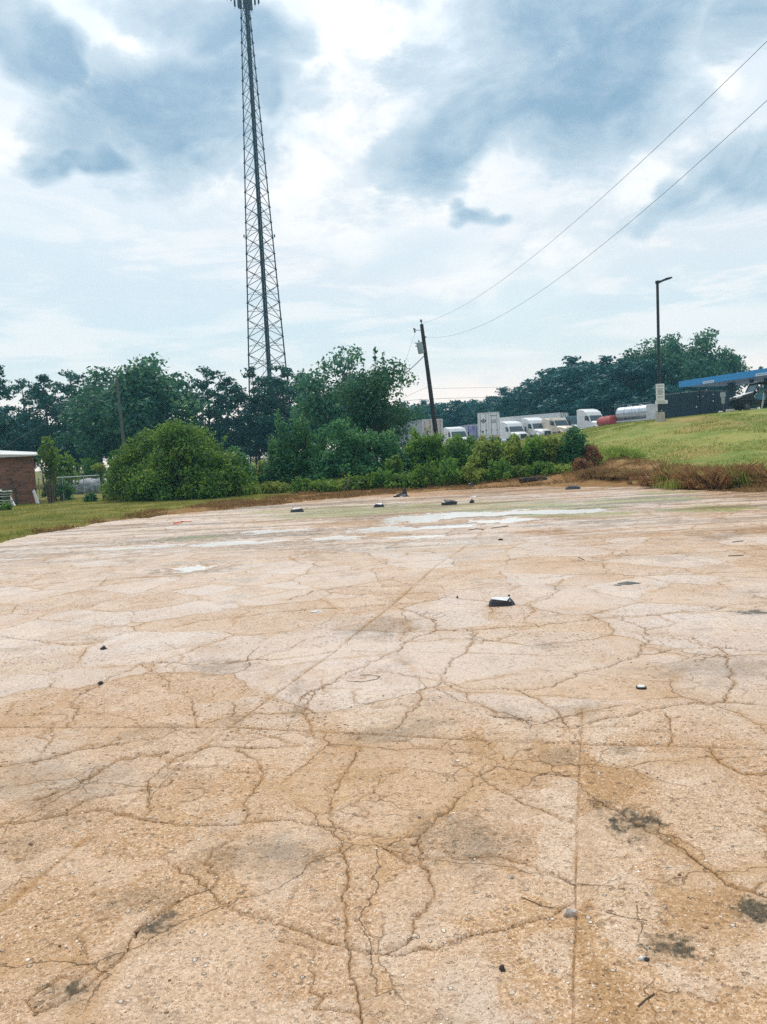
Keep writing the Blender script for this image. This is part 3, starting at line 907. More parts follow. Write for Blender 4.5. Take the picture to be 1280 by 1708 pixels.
# ------------------------------------------------------------------ vegetation
L_FAR = mat_leaf('far_foliage', (0.007, 0.056, 0.069), (0.015, 0.106, 0.106), (0.044, 0.175, 0.125), .25, .35)
L_OAK = mat_leaf('oak_foliage', (0.015, 0.088, 0.070), (0.045, 0.169, 0.100), (0.163, 0.294, 0.112), .36, .4)
L_PINE = mat_leaf('pine_foliage', (0.011, 0.062, 0.068), (0.024, 0.115, 0.097), (0.081, 0.196, 0.108), .25, .4)
L_BUSH = mat_leaf('bush_foliage', (0.031, 0.112, 0.025), (0.112, 0.252, 0.039), (0.325, 0.459, 0.067), .45, .8)
L_BUSHD = mat_leaf('dark_bush_foliage', (0.022, 0.106, 0.056), (0.069, 0.213, 0.077), (0.213, 0.388, 0.106), .42, .8)
L_LIME = mat_leaf('lime_foliage', (0.055, 0.132, 0.020), (0.132, 0.253, 0.033), (0.264, 0.385, 0.066), .40, 1.2)
L_WEED = mat_leaf('weed_foliage', (0.100, 0.170, 0.025), (0.250, 0.340, 0.060), (0.430, 0.470, 0.130), .50, 1.0)
L_RUST = mat_leaf('rusty_foliage', (0.150, 0.060, 0.025), (0.360, 0.175, 0.075), (0.440, 0.370, 0.140), .25, 1.5)
L_DRY = mat_leaf('dry_grass_blades', (0.160, 0.085, 0.030), (0.300, 0.180, 0.070), (0.420, 0.300, 0.130), .3, 1.0)
L_GRASS = mat_leaf('grass_blades', (0.140, 0.185, 0.028), (0.230, 0.260, 0.045), (0.360, 0.330, 0.095), .4, .6)
M_BARK = mat_basic('bark', (.075, .055, .045), .9, var=.25, scale=6, bump=.6, bscale=14)
M_TWIG = mat_basic('twig', (.16, .12, .09), .9, var=.2, scale=8)

def leaf_quads(P, N, size, rs, elong=1.5):
    """P (n,3) positions, N (n,3) outward directions -> rhombic leaves"""
    n = len(P)
    d = N + rs.normal(0, .8, (n, 3))
    d /= np.linalg.norm(d, axis=1, keepdims=True) + 1e-9
    a = np.cross(d, rs.normal(0, 1, (n, 3)))
    a /= np.linalg.norm(a, axis=1, keepdims=True) + 1e-9
    b = np.cross(d, a)
    s = size * rs.uniform(.6, 1.35, (n, 1))
    V = np.stack([P - a * s * elong * .5, P + b * s * .42 + d * s * .08, P + a * s * elong * .5, P - b * s * .42 + d * s * .08], 1).reshape(-1, 3)
    return V, np.arange(4 * n).reshape(-1, 4)

def clump_leaves(clumps, size, dens, rs, flat=1.0):
    Ps, Ns = [], []
    for (c, r) in clumps:
        r = np.asarray(r, float) * np.ones(3)
        n = int(3.0 * dens * (r[0] * r[1] + r[0] * r[2]) / (size * size))
        u = rs.normal(0, 1, (n, 3)); u /= np.linalg.norm(u, axis=1, keepdims=True)
        rad = rs.uniform(.35, 1.08, (n, 1)) ** .6
        # ragged outline inside each clump
        lump = 1 + .22 * np.sin(u[:, :1] * 5 + c[0] * 3) * np.cos(u[:, 1:2] * 4 + c[2]) + .12 * rs.normal(0, 1, (n, 1))
        Ps.append(np.array(c) + u * r * rad * lump)
        Ns.append(u + np.array([0, 0, .35]))
    return np.concatenate(Ps), np.concatenate(Ns)

def branchy(mb, base, tip, r, rs, bend=.08):
    base, tip = np.array(base, float), np.array(tip, float)
    mid = (base + tip) / 2 + rs.normal(0, 1, 3) * np.linalg.norm(tip - base) * bend
    mb.tube(base, mid, r, r * .7, 6, False)
    mb.tube(mid, tip, r * .7, r * .25, 6, False)

def crown_obj(name, clumps, size, dens, mat, rs, parent):
    P, N = clump_leaves(clumps, size, dens, rs)
    V, Fq = leaf_quads(P, N, size, rs)
    return np_mesh(name, V, Fq, mat, parent)

def make_broadleaf(seed, H=15.0, W=10.0, size=.34, mat=None, dens=1.25, base=.12, nclump=46, name='broadleaf_tree', lobes=5):
    rs = np.random.RandomState(seed)
    root = empty(name, (0, 0, 0))
    cl = []
    # a few big boughs, each carrying clumps: uneven outline with gaps between boughs
    bough = [(np.array([0, 0, H * .78]), H * .2)]
    for i in range(lobes):
        a = 2 * math.pi * i / lobes + rs.uniform(-.5, .5)
        h = rs.uniform(.36, .78)
        bough.append((np.array([math.cos(a) * W * .30 * rs.uniform(.7, 1.15), math.sin(a) * W * .30, H * h]), H * rs.uniform(.14, .2)))
    bough.append((np.array([0, 0, H * .5]), H * .2))
    for k in range(nclump):
        bc, br = bough[k % len(bough)]
        u = rs.normal(0, 1, 3); u /= np.linalg.norm(u)
        c = bc + u * br * np.array([W / H * 1.25, W / H * 1.25, 1.0]) * rs.uniform(.45, 1.0)
        c[2] = np.clip(c[2], H * base + .3, H * .94)
        s = H * rs.uniform(.060, .105)
        cl.append((c, (s * 1.25, s * 1.25, s * .8)))
    crown_obj('crown', cl, size, dens, mat or L_OAK, rs, root)
    mb = MB()
    mb.tube((0, 0, -.4), (0, 0, H * .35), H * .022, H * .016, 8)
    mb.tube((0, 0, H * .35), (.1, 0, H * .8), H * .016, H * .004, 8)
    for c, s in cl[::2]:
        z0 = min(H * .7, max(H * .18, c[2] - H * .22))
        branchy(mb, (0, 0, z0), c, H * .006, rs)
    mb.build('trunk', M_BARK, root, smooth=True)
    return root

def make_pine(seed, H=16.0, size=.30, mat=None, dens=1.15, bare=.30, W=.22, name='pine_tree'):
    rs = np.random.RandomState(seed)
    root = empty(name, (0, 0, 0))
    cl = []
    mb = MB()
    lean = rs.uniform(-.02, .02, 2)
    ax = lambda z: np.array([lean[0] * z, lean[1] * z, z])
    mb.tube((0, 0, -.4), ax(H * .5), H * .013, H * .009, 8)
    mb.tube(ax(H * .5), ax(H * .97), H * .009, H * .002, 8)
    z = bare
    while z < .97:
        t = (z - bare) / (1 - bare)
        prof = W * H * (math.sin(math.pi * min(1, t * .80 + .16)) ** .7) * .9 * rs.uniform(.6, 1.15)
        for _ in range(rs.randint(2, 5)):
            a = rs.uniform(0, 2 * math.pi)
            l = prof * rs.uniform(.35, 1.1)
            c = ax(z * H) + np.array([math.cos(a) * l, math.sin(a) * l, l * .12])
            branchy(mb, ax(z * H - .3), c, H * .0035, rs, .05)
            s = H * rs.uniform(.036, .066) * (1.15 - .6 * t)
            cl.append((c, (s * 1.3, s * 1.3, s * .75)))
            if l > prof * .6:
                cl.append((ax(z * H) + (c - ax(z * H)) * .5, (s, s, s * .6)))
        z += rs.uniform(.028, .05)
    cl.append((ax(H * .955), (H * .028, H * .028, H * .035)))
    crown_obj('crown', cl, size, dens, mat or L_PINE, rs, root)
    mb.build('trunk', M_BARK, root, smooth=True)
    return root

def make_shrub(seed, W, D, H, size, mat, dens=1.3, n=40, name='shrub', spiky=0.0, stems=10, part='foliage', dome=.8):
    rs = np.random.RandomState(seed)
    root = empty(name, (0, 0, 0))
    cl = []
    for k in range(n):
        a = rs.uniform(0, 2 * math.pi)
        t = rs.uniform(0, 1) ** .5
        x, y = math.cos(a) * t * .5, math.sin(a) * t * .5
        top = H * (1 - (2 * t * .5) ** 2 * dome) * rs.uniform(.75, 1.03)
        s = (W + D) / 2 * rs.uniform(.07, .13)
        zz = top - s * .6 if k % 3 else rs.uniform(.15, 1) * top * .8
        cl.append(((x * W * .9, y * D * .9, max(s * .5, zz)), (s * 1.2, s * 1.2, s * .85)))
    P, N = clump_leaves(cl, size, dens, rs)
    # long shoots that break the outline
    mb = MB()
    for k in range(stems):
        a = rs.uniform(0, 2 * math.pi)
        t = rs.uniform(.2, 1) ** .6
        tip = np.array([math.cos(a) * t * W * .46, math.sin(a) * t * D * .46, H * (1 - t * t * dome) * (1 + min(spiky, 1.0) * rs.uniform(-.25, .20))])
        mb_base = np.array([tip[0] * .25, tip[1] * .25, -.1])
        branchy(mb, mb_base, tip, .02 + H * .004, rs, .05)
        m = int(30 + 60 * spiky)
        tt_ = rs.uniform(.55, 1.04, m)[:, None]
        pp = mb_base * (1 - tt_) + tip * tt_ + rs.normal(0, size * .8, (m, 3))
        P = np.concatenate([P, pp]); N = np.concatenate([N, rs.normal(0, 1, (m, 3)) + [0, 0, .5]])
    P[:, 2] = np.maximum(P[:, 2], .03)
    V, Fq = leaf_quads(P, N, size, rs)
    np_mesh(part, V, Fq, mat, root)
    mb.build('stem', M_TWIG, root)
    return root

def blades(P, hgt, wid, rs, lean=.35):
    """grass blades as thin triangles-with-tip quads"""
    n = len(P)
    a = rs.uniform(0, 2 * math.pi, n)
    side = np.stack([np.cos(a), np.sin(a), 0 * a], 1) * (wid * rs.uniform(.6, 1.3, (n, 1)))
    b = rs.uniform(0, 2 * math.pi, n)
    h = (hgt * rs.uniform(.5, 1.25, n))[:, None] if np.isscalar(hgt) else (hgt * rs.uniform(.5, 1.25, n))[:, None]
    bend = np.stack([np.cos(b), np.sin(b), 0 * b], 1) * h * rs.uniform(0, lean, (n, 1)) * 1.5
    up_ = np.array([0, 0, 1.0]) * h
    V = np.stack([P - side, P + side, P + side * .55 + up_ * .6 + bend * .4, P + up_ + bend], 1).reshape(-1, 3)
    return V, np.arange(4 * n).reshape(-1, 4)

def make_brush(seed, W, D, H, mat, mat2, n, wid, name='dry_brush', dome=.6):
    """a stand of rank stalks and seed heads"""
    rs = np.random.RandomState(seed)
    root = empty(name, (0, 0, 0))
    for part, m, k, hh, lean, ww in (('foliage', mat, n, 1.0, .75, wid), ('dry_stalk', mat2, n // 3, 1.1, .25, wid * .7)):
        # stalks stand in loose bunches
        nb = 26
        bx, by = rs.uniform(-.5, .5, nb), rs.uniform(-.5, .5, nb)
        bh = rs.uniform(.3, 1.05, nb) ** 1.2
        j = rs.randint(0, nb, k)
        x = (bx[j] + rs.normal(0, .05, k)) * W; y = (by[j] + rs.normal(0, .07, k)) * D
        h = H * bh[j] * (1 - dome * (2 * np.abs(bx[j])) ** 3) * hh
        P = np.stack([x, y, np.zeros(k)], 1)
        V, Fq = blades(P, h, ww, rs, lean)
        if part == 'foliage':
            # side leaves and seed heads on the stalks
            Pr = np.concatenate([P, P, P]); hr = np.concatenate([h, h, h]); t = rs.uniform(.1, 1.0, 3 * k)
            Q = Pr + np.stack([rs.normal(0, .13, 3 * k) * H, rs.normal(0, .13, 3 * k) * H, hr * t * rs.uniform(.8, 1.1, 3 * k)], 1)
            V2, F2_ = leaf_quads(Q, rs.normal(0, 1, (3 * k, 3)), wid * 4.2, rs, 1.8)
            F2_ = F2_ + len(V); V = np.concatenate([V, V2]); Fq = np.concatenate([Fq, F2_])
        o_ = np_mesh(part, V, Fq, m, root)
        o_['kind'] = 'stuff'
    return root

def brush_at(px, Y, top, wpx, mat, mat2, lab, seed, n=6000, wid=.012, name='dry_brush', cat='brush', group=None, dpt=.8):
    p = at(px, 790, Y)
    z = tz(p.x, Y)
    H = at(px, top, Y).z - z
    W = wpx / F * Y
    o = make_brush(seed, W, W * dpt, max(H, .25), mat, mat2, n, wid, name)
    o.location = (p.x, Y, z - .06)
    return tag(o, lab, cat, group)

def drop(o, label, cat, group=None):
    tag(o, label, cat, group)
    return o

def put(proto, used, px, Y, htop=None, label='', cat='tree', group=None, sx=1.0, rz=None, H0=15.0, dz=0.0):
    """stand a tree at pixel column px, depth Y; htop = its top pixel row"""
    p = at(px, 700, Y)
    z = tz(p.x, Y)
    H = at(px, htop, Y).z - z
    # the roll shifts a column sideways with height: keep the top under px
    p = at(px, (htop + 760) / 2, Y)
    s = H / H0
    rz = random.uniform(0, 6.28) if rz is None else rz
    o = copy_tree(proto, (p.x, Y, tz(p.x, Y) - dz), rz, (s * sx, s * sx, s))
    return tag(o, label, cat, group)

PROTO = []
def proto(o):
    PROTO.append(o)
    return o
def drop_protos():
    for o in PROTO:
        for c in list(o.children):
            bpy.data.objects.remove(c)
        bpy.data.objects.remove(o)

oaks = [proto(make_broadleaf(s, 15, w, .36, nclump=n, lobes=l)) for s, w, n, l in ((1, 10, 60, 6), (2, 12, 70, 7), (3, 9, 52, 5))]
oak_low = [proto(make_broadleaf(s, 15, w, .40, nclump=66, lobes=7, base=.02, mat=L_FAR)) for s, w in ((4, 15), (5, 18))]
pines = [proto(make_pine(s, 16, bare=b, W=w)) for s, b, w in ((11, .30, .22), (12, .26, .25), (13, .36, .21), (14, .20, .26))]
fpines = [proto(make_pine(s, 16, .42, L_FAR, 1.3, b, w, name='pine_tree')) for s, b, w in ((21, .10, .20), (22, .15, .18), (23, .08, .22))]
foaks = [proto(make_broadleaf(s, 15, 12, .5, L_FAR, 1.2, .02, 44, lobes=6)) for s in (31, 32)]

# left stand, one by one
LEFT = [
    (pines[0], -8, 92, 606, 'dark pine cut off by the left edge of the photo', 1.15), (pines[1], 44, 96, 628, 'thin pine second from the left edge with sky between its boughs', 1.0),
    (pines[2], 80, 92, 620, 'rounded pine third from the left edge, sky showing beside its bare trunk', 1.1), (pines[3], 122, 98, 612, 'pine with ragged pointed top just left of the big leafy trees', 1.05),
    (oaks[1], 203, 82, 582, 'tallest broad leafy tree behind the small left utility pole', 1.05), (oaks[0], 256, 84, 593, 'full leafy tree with round shoulder at the right end of the left stand', 1.3),
    (oaks[2], 160, 88, 606, 'leafy tree filling the gap between the pines and the tallest left tree', 1.25), (pines[1], 292, 90, 648, 'small pine at the foot of the left stand, before the open sky gap', 1.2),
    (pines[3], 348, 88, 606, 'lone pine with pointed top between the left stand and the lattice tower', 1.0), (pines[0], 378, 92, 628, 'lower pine leaning against the lone pointed pine', 1.2),
    (pines[1], 428, 92, 608, 'ragged pine in front of the left leg of the lattice tower', 1.15), (pines[3], 474, 90, 603, 'dense pine in front of the right leg of the lattice tower', 1.15),
    (pines[2], 508, 96, 620, 'slim pine just right of the lattice tower', 1.2), (pines[0], 402, 100, 640, 'short pine between the lone pointed pine and the tower', 1.3),
    (oaks[2], 528, 78, 628, 'small leafy tree between the tower and the tall middle tree', .9), (pines[2], 455, 98, 625, 'pine directly under the middle of the lattice tower', 1.3),
]
for pr, px, Y, top, lab, sx in LEFT:
    put(pr, None, px, Y, top, lab, 'tree', 'tall trees on the left', sx, H0=16.0 if pr in pines else 15.0)
UL = ['under the pine cut off by the left edge', 'below the first two left pines', 'behind the brick shed roof', 'left of the narrow shrub by the shed', 'behind the far green shrub and tarp pile', 'behind the thin grey pole', 'behind the crown of the big left bush', 'under the open sky gap of the left stand', 'under the lone pointed pine', 'left of the tower foot', 'right of the tower foot', 'behind the small tree beside the tower', 'behind the tallest middle tree', 'behind the loose middle tree']
for i, (px, top) in enumerate([(-60, 660), (-15, 672), (40, 690), (95, 700), (150, 690), (205, 672), (262, 668), (318, 705), (372, 700), (425, 695), (480, 672), (535, 668), (590, 660), (650, 700)]):
    put(oak_low[i % 2], None, px, 104 + (i % 3) * 5, top, 'dark low understory tree ' + UL[i], 'tree', 'dark understory trees at the back', .95)

# the far treeline on the right, rising to the right
tops = [(655, 676), (700, 673), (760, 668), (800, 664), (850, 648), (880, 640), (905, 634), (935, 618), (950, 600), (985, 602), (1010, 592), (1040, 600), (1062, 590)]
def topf(x): return float(np.interp(x, [t[0] for t in tops], [t[1] for t in tops]))
rt_ = random.Random(5)
x = 652
k = 0
while x < 1062:
    Y = 215 - (x - 650) * .22 + rt_.uniform(-6, 6)
    pr = (fpines[k % 3] if (k % 3 == 0) else foaks[k % 2])
    put(pr, None, x, Y, topf(x) + rt_.uniform(-6, 3), 'dark tree in the long treeline behind the parked trucks', 'tree', 'far treeline behind the trucks', rt_.uniform(1.35, 1.8), H0=15.5)
    x += rt_.uniform(7, 11)
    k += 1
x = 650
while x < 1110:
    put(foaks[k % 2], None, x, 235 - (x - 650) * .2, topf(min(x, 1062)) + 14 + rt_.uniform(-3, 6), 'dark tree in the long treeline behind the parked trucks', 'tree', 'far treeline behind the trucks', 1.3, H0=14.5)
    x += 15
    k += 1
RIGHT = [(oaks[0], 1075, 132, 576, 'round topped tree left of the tall oak, behind the lamp pole', 1.25), (oaks[1], 1165, 122, 541, 'tallest spreading oak above the blue canopy', 1.0),
         (oaks[2], 1128, 126, 556, 'oak shoulder tree between the lamp pole and the tallest oak', 1.0), (oaks[0], 1212, 124, 588, 'lower oak at the right end of the wood, above the canopy', .95),
         (oaks[2], 1040, 140, 600, 'oak left of the round topped tree by the lamp pole', 1.2), (foaks[0], 1010, 145, 618, 'dark low tree above the red tank', 1.2),
         (oaks[1], 1262, 150, 652, 'small tree seen through the canopy posts', 1.2), (pines[0], 1272, 190, 619, 'lone far tree showing over the canopy roof at the right edge', .8),
         (foaks[1], 1100, 118, 640, 'dark low tree behind the white lamp sign', 1.3), (foaks[0], 1150, 116, 640, 'dark low tree behind the black fence', 1.3), (foaks[1], 1195, 119, 645, 'dark low tree behind the canopy end', 1.2)]
for pr, px, Y, top, lab, sx in RIGHT:
    put(pr, None, px, Y, top, lab, 'tree', 'oaks behind the fuel station', sx, H0=14.3)

# middle trees nearer than the tower
MID = [(proto(make_broadleaf(41, 9.5, 6.5, .20, L_OAK, 1.3, .05, 60, lobes=6)), 574, 62, 584, 'tall dense tree with rounded top in the middle thicket', 1.05, 9.2),
       (proto(make_broadleaf(42, 9.0, 6.0, .17, L_OAK, .95, .08, 56, lobes=7)), 622, 52, 592, 'loose tree with twigs sticking out beside the leaning utility pole', 1.0, 8.6),
       (proto(make_broadleaf(43, 9.0, 7.5, .19, L_OAK, 1.2, .02, 60, lobes=7)), 642, 56, 672, 'low green tree under the leaning pole wires', .9, 8.6)]
for pr, px, Y, top, lab, sx, H0 in MID:
    put(pr, None, px, Y, top, lab, 'tree', 'middle thicket trees', sx, H0=H0)
# bare topped shoots above the loose tree
def shoot():
    rs = np.random.RandomState(5)
    for i, (px, top, dx) in enumerate(((626, 583, 0), (640, 590, 1), (606, 600, 2))):
        b = at(px - 3, 650, 52.0); t = at(px, top, 52.0)
        root = empty('sapling', (b.x, 51.6 + i * .3, tz(b.x, 52)), label=['leafy shoot rising highest over the loose tree', 'leafy shoot leaning right over the loose tree', 'short leafy shoot left of the highest one'][i], cat='sapling')
        h = t.z - tz(b.x, 52)
        mb = MB(); mb.tube((0, 0, 0), (t.x - b.x, 0, h), .05, .008, 6); mb.build('stem', M_BARK, root)
        n = 110
        tt_ = rs.uniform(.55, 1.01, n)[:, None]
        P = np.array([t.x - b.x, 0, h]) * tt_ + rs.normal(0, .22, (n, 3)) * (1.25 - tt_)
        V, Fq = leaf_quads(P, rs.normal(0, 1, (n, 3)), .17, rs); np_mesh('foliage', V, Fq, L_OAK, root)
shoot()

def shrub_at(px, Y, top, wpx, mat, lab, seed, size=.13, dens=1.35, n=44, spiky=.4, stems=14, dome=.75, name='shrub', cat='bush', group=None, dpt=.7, dz=.05):
    p = at(px, 790, Y)
    z = tz(p.x, Y)
    H = at(px, top, Y).z - z
    W = wpx / F * Y
    o = make_shrub(seed, W, W * dpt, H, size, mat, dens, n, name, spiky, stems, dome=dome)
    o.location = (p.x, Y, z - dz)
    return tag(o, lab, cat, group)

# left and middle thickets
shrub_at(248, 42, 716, 150, L_BUSH, 'left half of the big rounded green bush before the small utility pole', 51, n=64, size=.11, spiky=.8, stems=40)
shrub_at(318, 41, 698, 215, L_BUSH, 'tallest part of the big rounded green bush on the left', 52, n=120, size=.11, dome=.85, spiky=.8, stems=70)
shrub_at(392, 42, 742, 80, L_BUSHD, 'right shoulder of the big rounded green bush, beside the yellow weeds', 53, n=40, size=.11, spiky=.9, stems=40)
shrub_at(490, 45, 690, 110, L_BUSHD, 'blue green willow like bush right of the yellow weeds', 54, n=80, size=.12, spiky=1.0, stems=60)
shrub_at(570, 44, 698, 130, L_BUSHD, 'dark wide bush under the tall middle tree', 55, n=80, size=.13, spiky=.8, stems=40)
shrub_at(635, 45, 712, 110, L_BUSHD, 'dark bush left of the leaning pole, under the loose tree', 56, n=70, size=.13, spiky=.6, stems=30)
shrub_at(715, 46, 718, 110, L_BUSH, 'bright green bush hiding the foot of the leaning pole', 57, n=54, size=.12, spiky=1.1, stems=60)
shrub_at(772, 45, 722, 100, L_BUSH, 'green bush in front of the white box trailer', 58, n=46, size=.12, spiky=1.2, stems=60)
shrub_at(822, 42, 728, 84, L_WEED, 'feathery yellow green bush below the white box trailer', 59, n=30, size=.10, dens=.8, spiky=1.6, stems=50, dome=.5)
shrub_at(880, 41, 730, 90, L_WEED, 'pale leafy weeds under the first white cabs', 60, n=26, size=.09, dens=.8, spiky=1.8, stems=60, dome=.4)
shrub_at(850, 41.5, 748, 46, L_BUSH, 'small green shrub among the pale weeds under the first cabs', 160, n=24, size=.10, spiky=1.0, stems=20)
shrub_at(904, 40, 731, 64, L_LIME, 'tall lime green weeds just left of the dark round bush', 61, n=22, size=.09, dens=.7, spiky=1.9, stems=50, dome=.4)
shrub_at(848, 42.5, 728, 74, L_BUSH, 'green shrub right under the first two white cabs', 163, n=34, size=.11, dens=.9, spiky=1.0, stems=30, dome=.7)
shrub_at(930, 39.5, 728, 60, L_WEED, 'pale bushy weeds touching the dark round bush', 162, n=22, size=.09, dens=.8, spiky=1.6, stems=40, dome=.4)
shrub_at(892, 40, 752, 40, L_BUSH, 'low green shrub among the tall weeds left of the dark round bush', 161, n=20, size=.10, spiky=1.0, stems=20)
shrub_at(960, 39, 708, 62, L_BUSHD, 'dark green round bush at the right end of the thicket', 62, n=50, size=.11, spiky=.8, stems=24)
shrub_at(990, 38.5, 742, 34, L_RUST, 'rusty brown weed leaning on the dark round bush', 63, n=16, size=.09, spiky=1.6, stems=30)
shrub_at(540, 40, 800, 70, L_LIME, 'low lime green weeds, left end of the bright patch by the lot', 64, n=26, size=.12, spiky=.6, stems=20)
shrub_at(605, 39.5, 790, 80, L_LIME, 'low lime green weeds in the middle of the bright patch by the lot', 65, n=30, size=.12, spiky=.6, stems=24)
shrub_at(675, 39, 788, 80, L_LIME, 'low lime green weeds, right end of the bright patch by the lot', 66, n=30, size=.12, spiky=.6, stems=24)
shrub_at(658, 41, 756, 30, L_LIME, 'lime green sapling standing above the low bright weeds', 67, n=14, size=.13, spiky=1.0, stems=12)
shrub_at(432, 46, 768, 50, L_WEED, 'yellow weeds in the gap between the two big bushes', 68, n=24, size=.10, spiky=1.2, stems=30)
shrub_at(82, 45.3, 724, 32, L_BUSH, 'narrow upright green shrub at the corner of the brick shed', 69, n=40, size=.13, spiky=.5, dome=.35)
shrub_at(108, 52, 748, 50, L_BUSH, 'leafy shrub right of the narrow one by the brick shed', 70, n=44, size=.14, spiky=.5, dome=.5)
shrub_at(95, 49, 790, 56, L_BUSHD, 'low dark shrub behind the fence post next to the shed', 71, n=36, size=.13)
shrub_at(150, 78, 750, 60, L_BUSH, 'green shrub far behind the tarp covered pile', 72, n=44, size=.2)
shrub_at(192, 76, 748, 50, L_BUSH, 'green shrub at the foot of the small utility pole', 73, n=40, size=.2)
shrub_at(232, 62, 738, 60, L_LIME, 'pale green shrub peeking over the big left bush', 74, n=36, size=.17)
shrub_at(225, 43, 782, 40, L_WEED, 'yellow green weeds leaning out left of the big bush', 75, n=24, size=.11, spiky=1.0, stems=24)
shrub_at(148, 44, 820, 20, L_BUSHD, 'tiny dark bush on the grass in front of the topiary stump', 76, n=12, size=.09)
shrub_at(190, 44, 808, 50, L_WEED, 'low tangle of weeds below the topiary stump', 77, n=22, size=.10, spiky=.8)
shrub_at(4, 38, 838, 20, L_BUSH, 'small shrub at the left edge below the stacked panels', 78, n=12, size=.09)
brush_at(1105, 31, 758, 14, L_RUST, L_DRY, 'single dry brown weed stalk standing above the brush', 79, 36, .010)

LOW = [(455, 41, 800, 46, L_WEED, 'low weeds at the foot of the yellow weed gap'), (505, 40.5, 796, 50, L_BUSH, 'low green clump left of the bright lime patch'), (575, 39.8, 798, 44, L_WEED, 'pale low clump between the lime weeds, beside the leaning grey post'),
       (640, 39.3, 782, 46, L_BUSH, 'green clump rising between the middle and right lime weeds'), (712, 39, 770, 56, L_LIME, 'lime clump in front of the bright green bush'), (748, 39, 764, 60, L_BUSH, 'green clump below the gap between the bright bushes'),
       (790, 38.6, 772, 50, L_WEED, 'pale low clump above the black upright scrap'), (835, 38.3, 766, 60, L_BUSH, 'rounded low green clump under the feathery bush'), (868, 38, 772, 46, L_LIME, 'lime low clump above the long black plank'),
       (908, 37.6, 768, 50, L_BUSH, 'low green clump right above the end of the black plank'), (938, 37.4, 776, 40, L_WEED, 'pale ragged clump left of the dark round bush foot'), (972, 37.2, 764, 36, L_RUST, 'brown ragged clump before the dark round bush')]
for i, (px, Y, top, w, mt, lab) in enumerate(LOW):
    shrub_at(px, Y, top, w, mt, lab, 400 + i, size=.09, dens=.75, n=16, spiky=1.0, stems=26, dome=.7, group='low clumps along the thicket foot', dpt=1.0, cat='weeds')

# rusty brush in front of the grass bank
BR = [(1010, 34, 768, 60), (1048, 33, 776, 60), (1085, 31.5, 772, 60), (1140, 27.2, 766, 70), (1185, 26.6, 762, 70), (1225, 26.2, 764, 70), (1262, 25.8, 772, 60), (1305, 25.2, 768, 80), (1350, 25.0, 770, 90)]
BL = ['thin brown brush nearest the dark round bush', 'thin brown brush, second clump right of the dark round bush', 'brown brush below the single dry stalk', 'left end of the dense rusty brush along the grass bank',
      'rusty red brush clump, second in the dense row', 'rusty red brush clump, third in the dense row', 'yellowish brown brush clump near the right edge', 'brown brush clump cut by the right edge', 'brown brush clump just outside the right edge']
for i, (px, Y, top, w) in enumerate(BR[:8]):
    brush_at(px, Y, top + 10, w * 1.35, L_RUST if i not in (0, 1, 6) else L_DRY, L_WEED if i % 2 else L_DRY, BL[i], 90 + i, 3600 if i > 2 else 2000, .010, group='rusty brush along the bank', dpt=1.2)
    shrub_at(px + 8, Y + .2, top + 16, w * .9, L_RUST, BL[i].replace('brush', 'leafy undergrowth', 1), 290 + i, size=.05, dens=.30, n=34, spiky=1.2, stems=30, dome=.6, group='rusty undergrowth along the bank')

def scatter_grass():
    rs = np.random.RandomState(3)
    def field(name, n, x0, x1, y0, y1, test, hgt, wid, mat, lab, cat, lean=.5):
        P = np.stack([rs.uniform(x0, x1, n), y0 + (y1 - y0) * rs.uniform(0, 1, n) ** 1.3], 1)
        keep = test(P[:, 0], P[:, 1])
        P = P[keep]
        X, Y = P[:, 0], P[:, 1]
        Z = terr(X, Y) + (fbm(X * 1.3, Y * 1.3, 3, 9) - .5) * .10 * 0
        near = np.clip(1 - (np.hypot(X, Y) - edge_r(np.arctan2(X, Y)) - .6) / 1.0, 0, 1)
        PP = np.stack([X, Y, Z - .12 * near - .03], 1)
        V, Fq = blades(PP, hgt, wid, rs, lean)
        o = np_mesh(name, V, Fq, mat)
        tag(o, lab, cat, kind='stuff')
    az = lambda X, Y: np.arctan2(X, Y)
    off = lambda X, Y: np.hypot(X, Y) - edge_r(az(X, Y)) - (fbm(X * .9, Y * .9, 4, 41) - .5) * 1.6
    tuft = lambda X, Y, k, t: fbm(X * k, Y * k, 4, 44) > t
    field('grass', 130000, -26, 0, 14, 52, lambda X, Y: (off(X, Y) > -.2) & (az(X, Y) > -.62) & (az(X, Y) < .0) & (brown_mask(X, Y) < .6) & tuft(X, Y, .8, .42), .10, .012, L_GRASS,
          'short yellow green grass beside the lot on the left', 'grass')
    field('dry_grass', 150000, -14, 24, 22, 46, lambda X, Y: (off(X, Y) > -.3) & (brown_mask(X, Y) > .3) & tuft(X, Y, 1.1, .44), .17, .010, L_DRY,
          'dry brown grass and dead leaves along the far edge of the lot', 'dry grass', .9)
    field('bank_grass', 170000, 4, 34, 28, 72, lambda X, Y: (X > .13 * Y) & (X < .6 * Y) & (brown_mask(X, Y) < .5) & tuft(X, Y, .5, .40), .10, .016, L_GRASS,
          'mown grass covering the rising bank on the right', 'grass')
    field('weed_skirt', 60000, -16, 13, 34, 44, lambda X, Y: (Y > 40.6 - .19 * X - np.where(X < -4, .6 * (X + 4) * -.1, 0) - 1.2 * fbm(X * .8, Y * 0 + 2, 3, 9)) & (Y < 44 - .2 * X) & tuft(X, Y, .9, .40) & (brown_mask(X, Y) > .0), .42, .016, L_WEED,
          'rank weeds fringing the foot of the thicket', 'weeds', .8)
    field('tall_weeds', 26000, -9, 12, 40, 50, lambda X, Y: tuft(X, Y, .6, .5), .55, .012, L_WEED,
          'tall pale weeds growing between the thicket bushes', 'weeds')
scatter_grass()
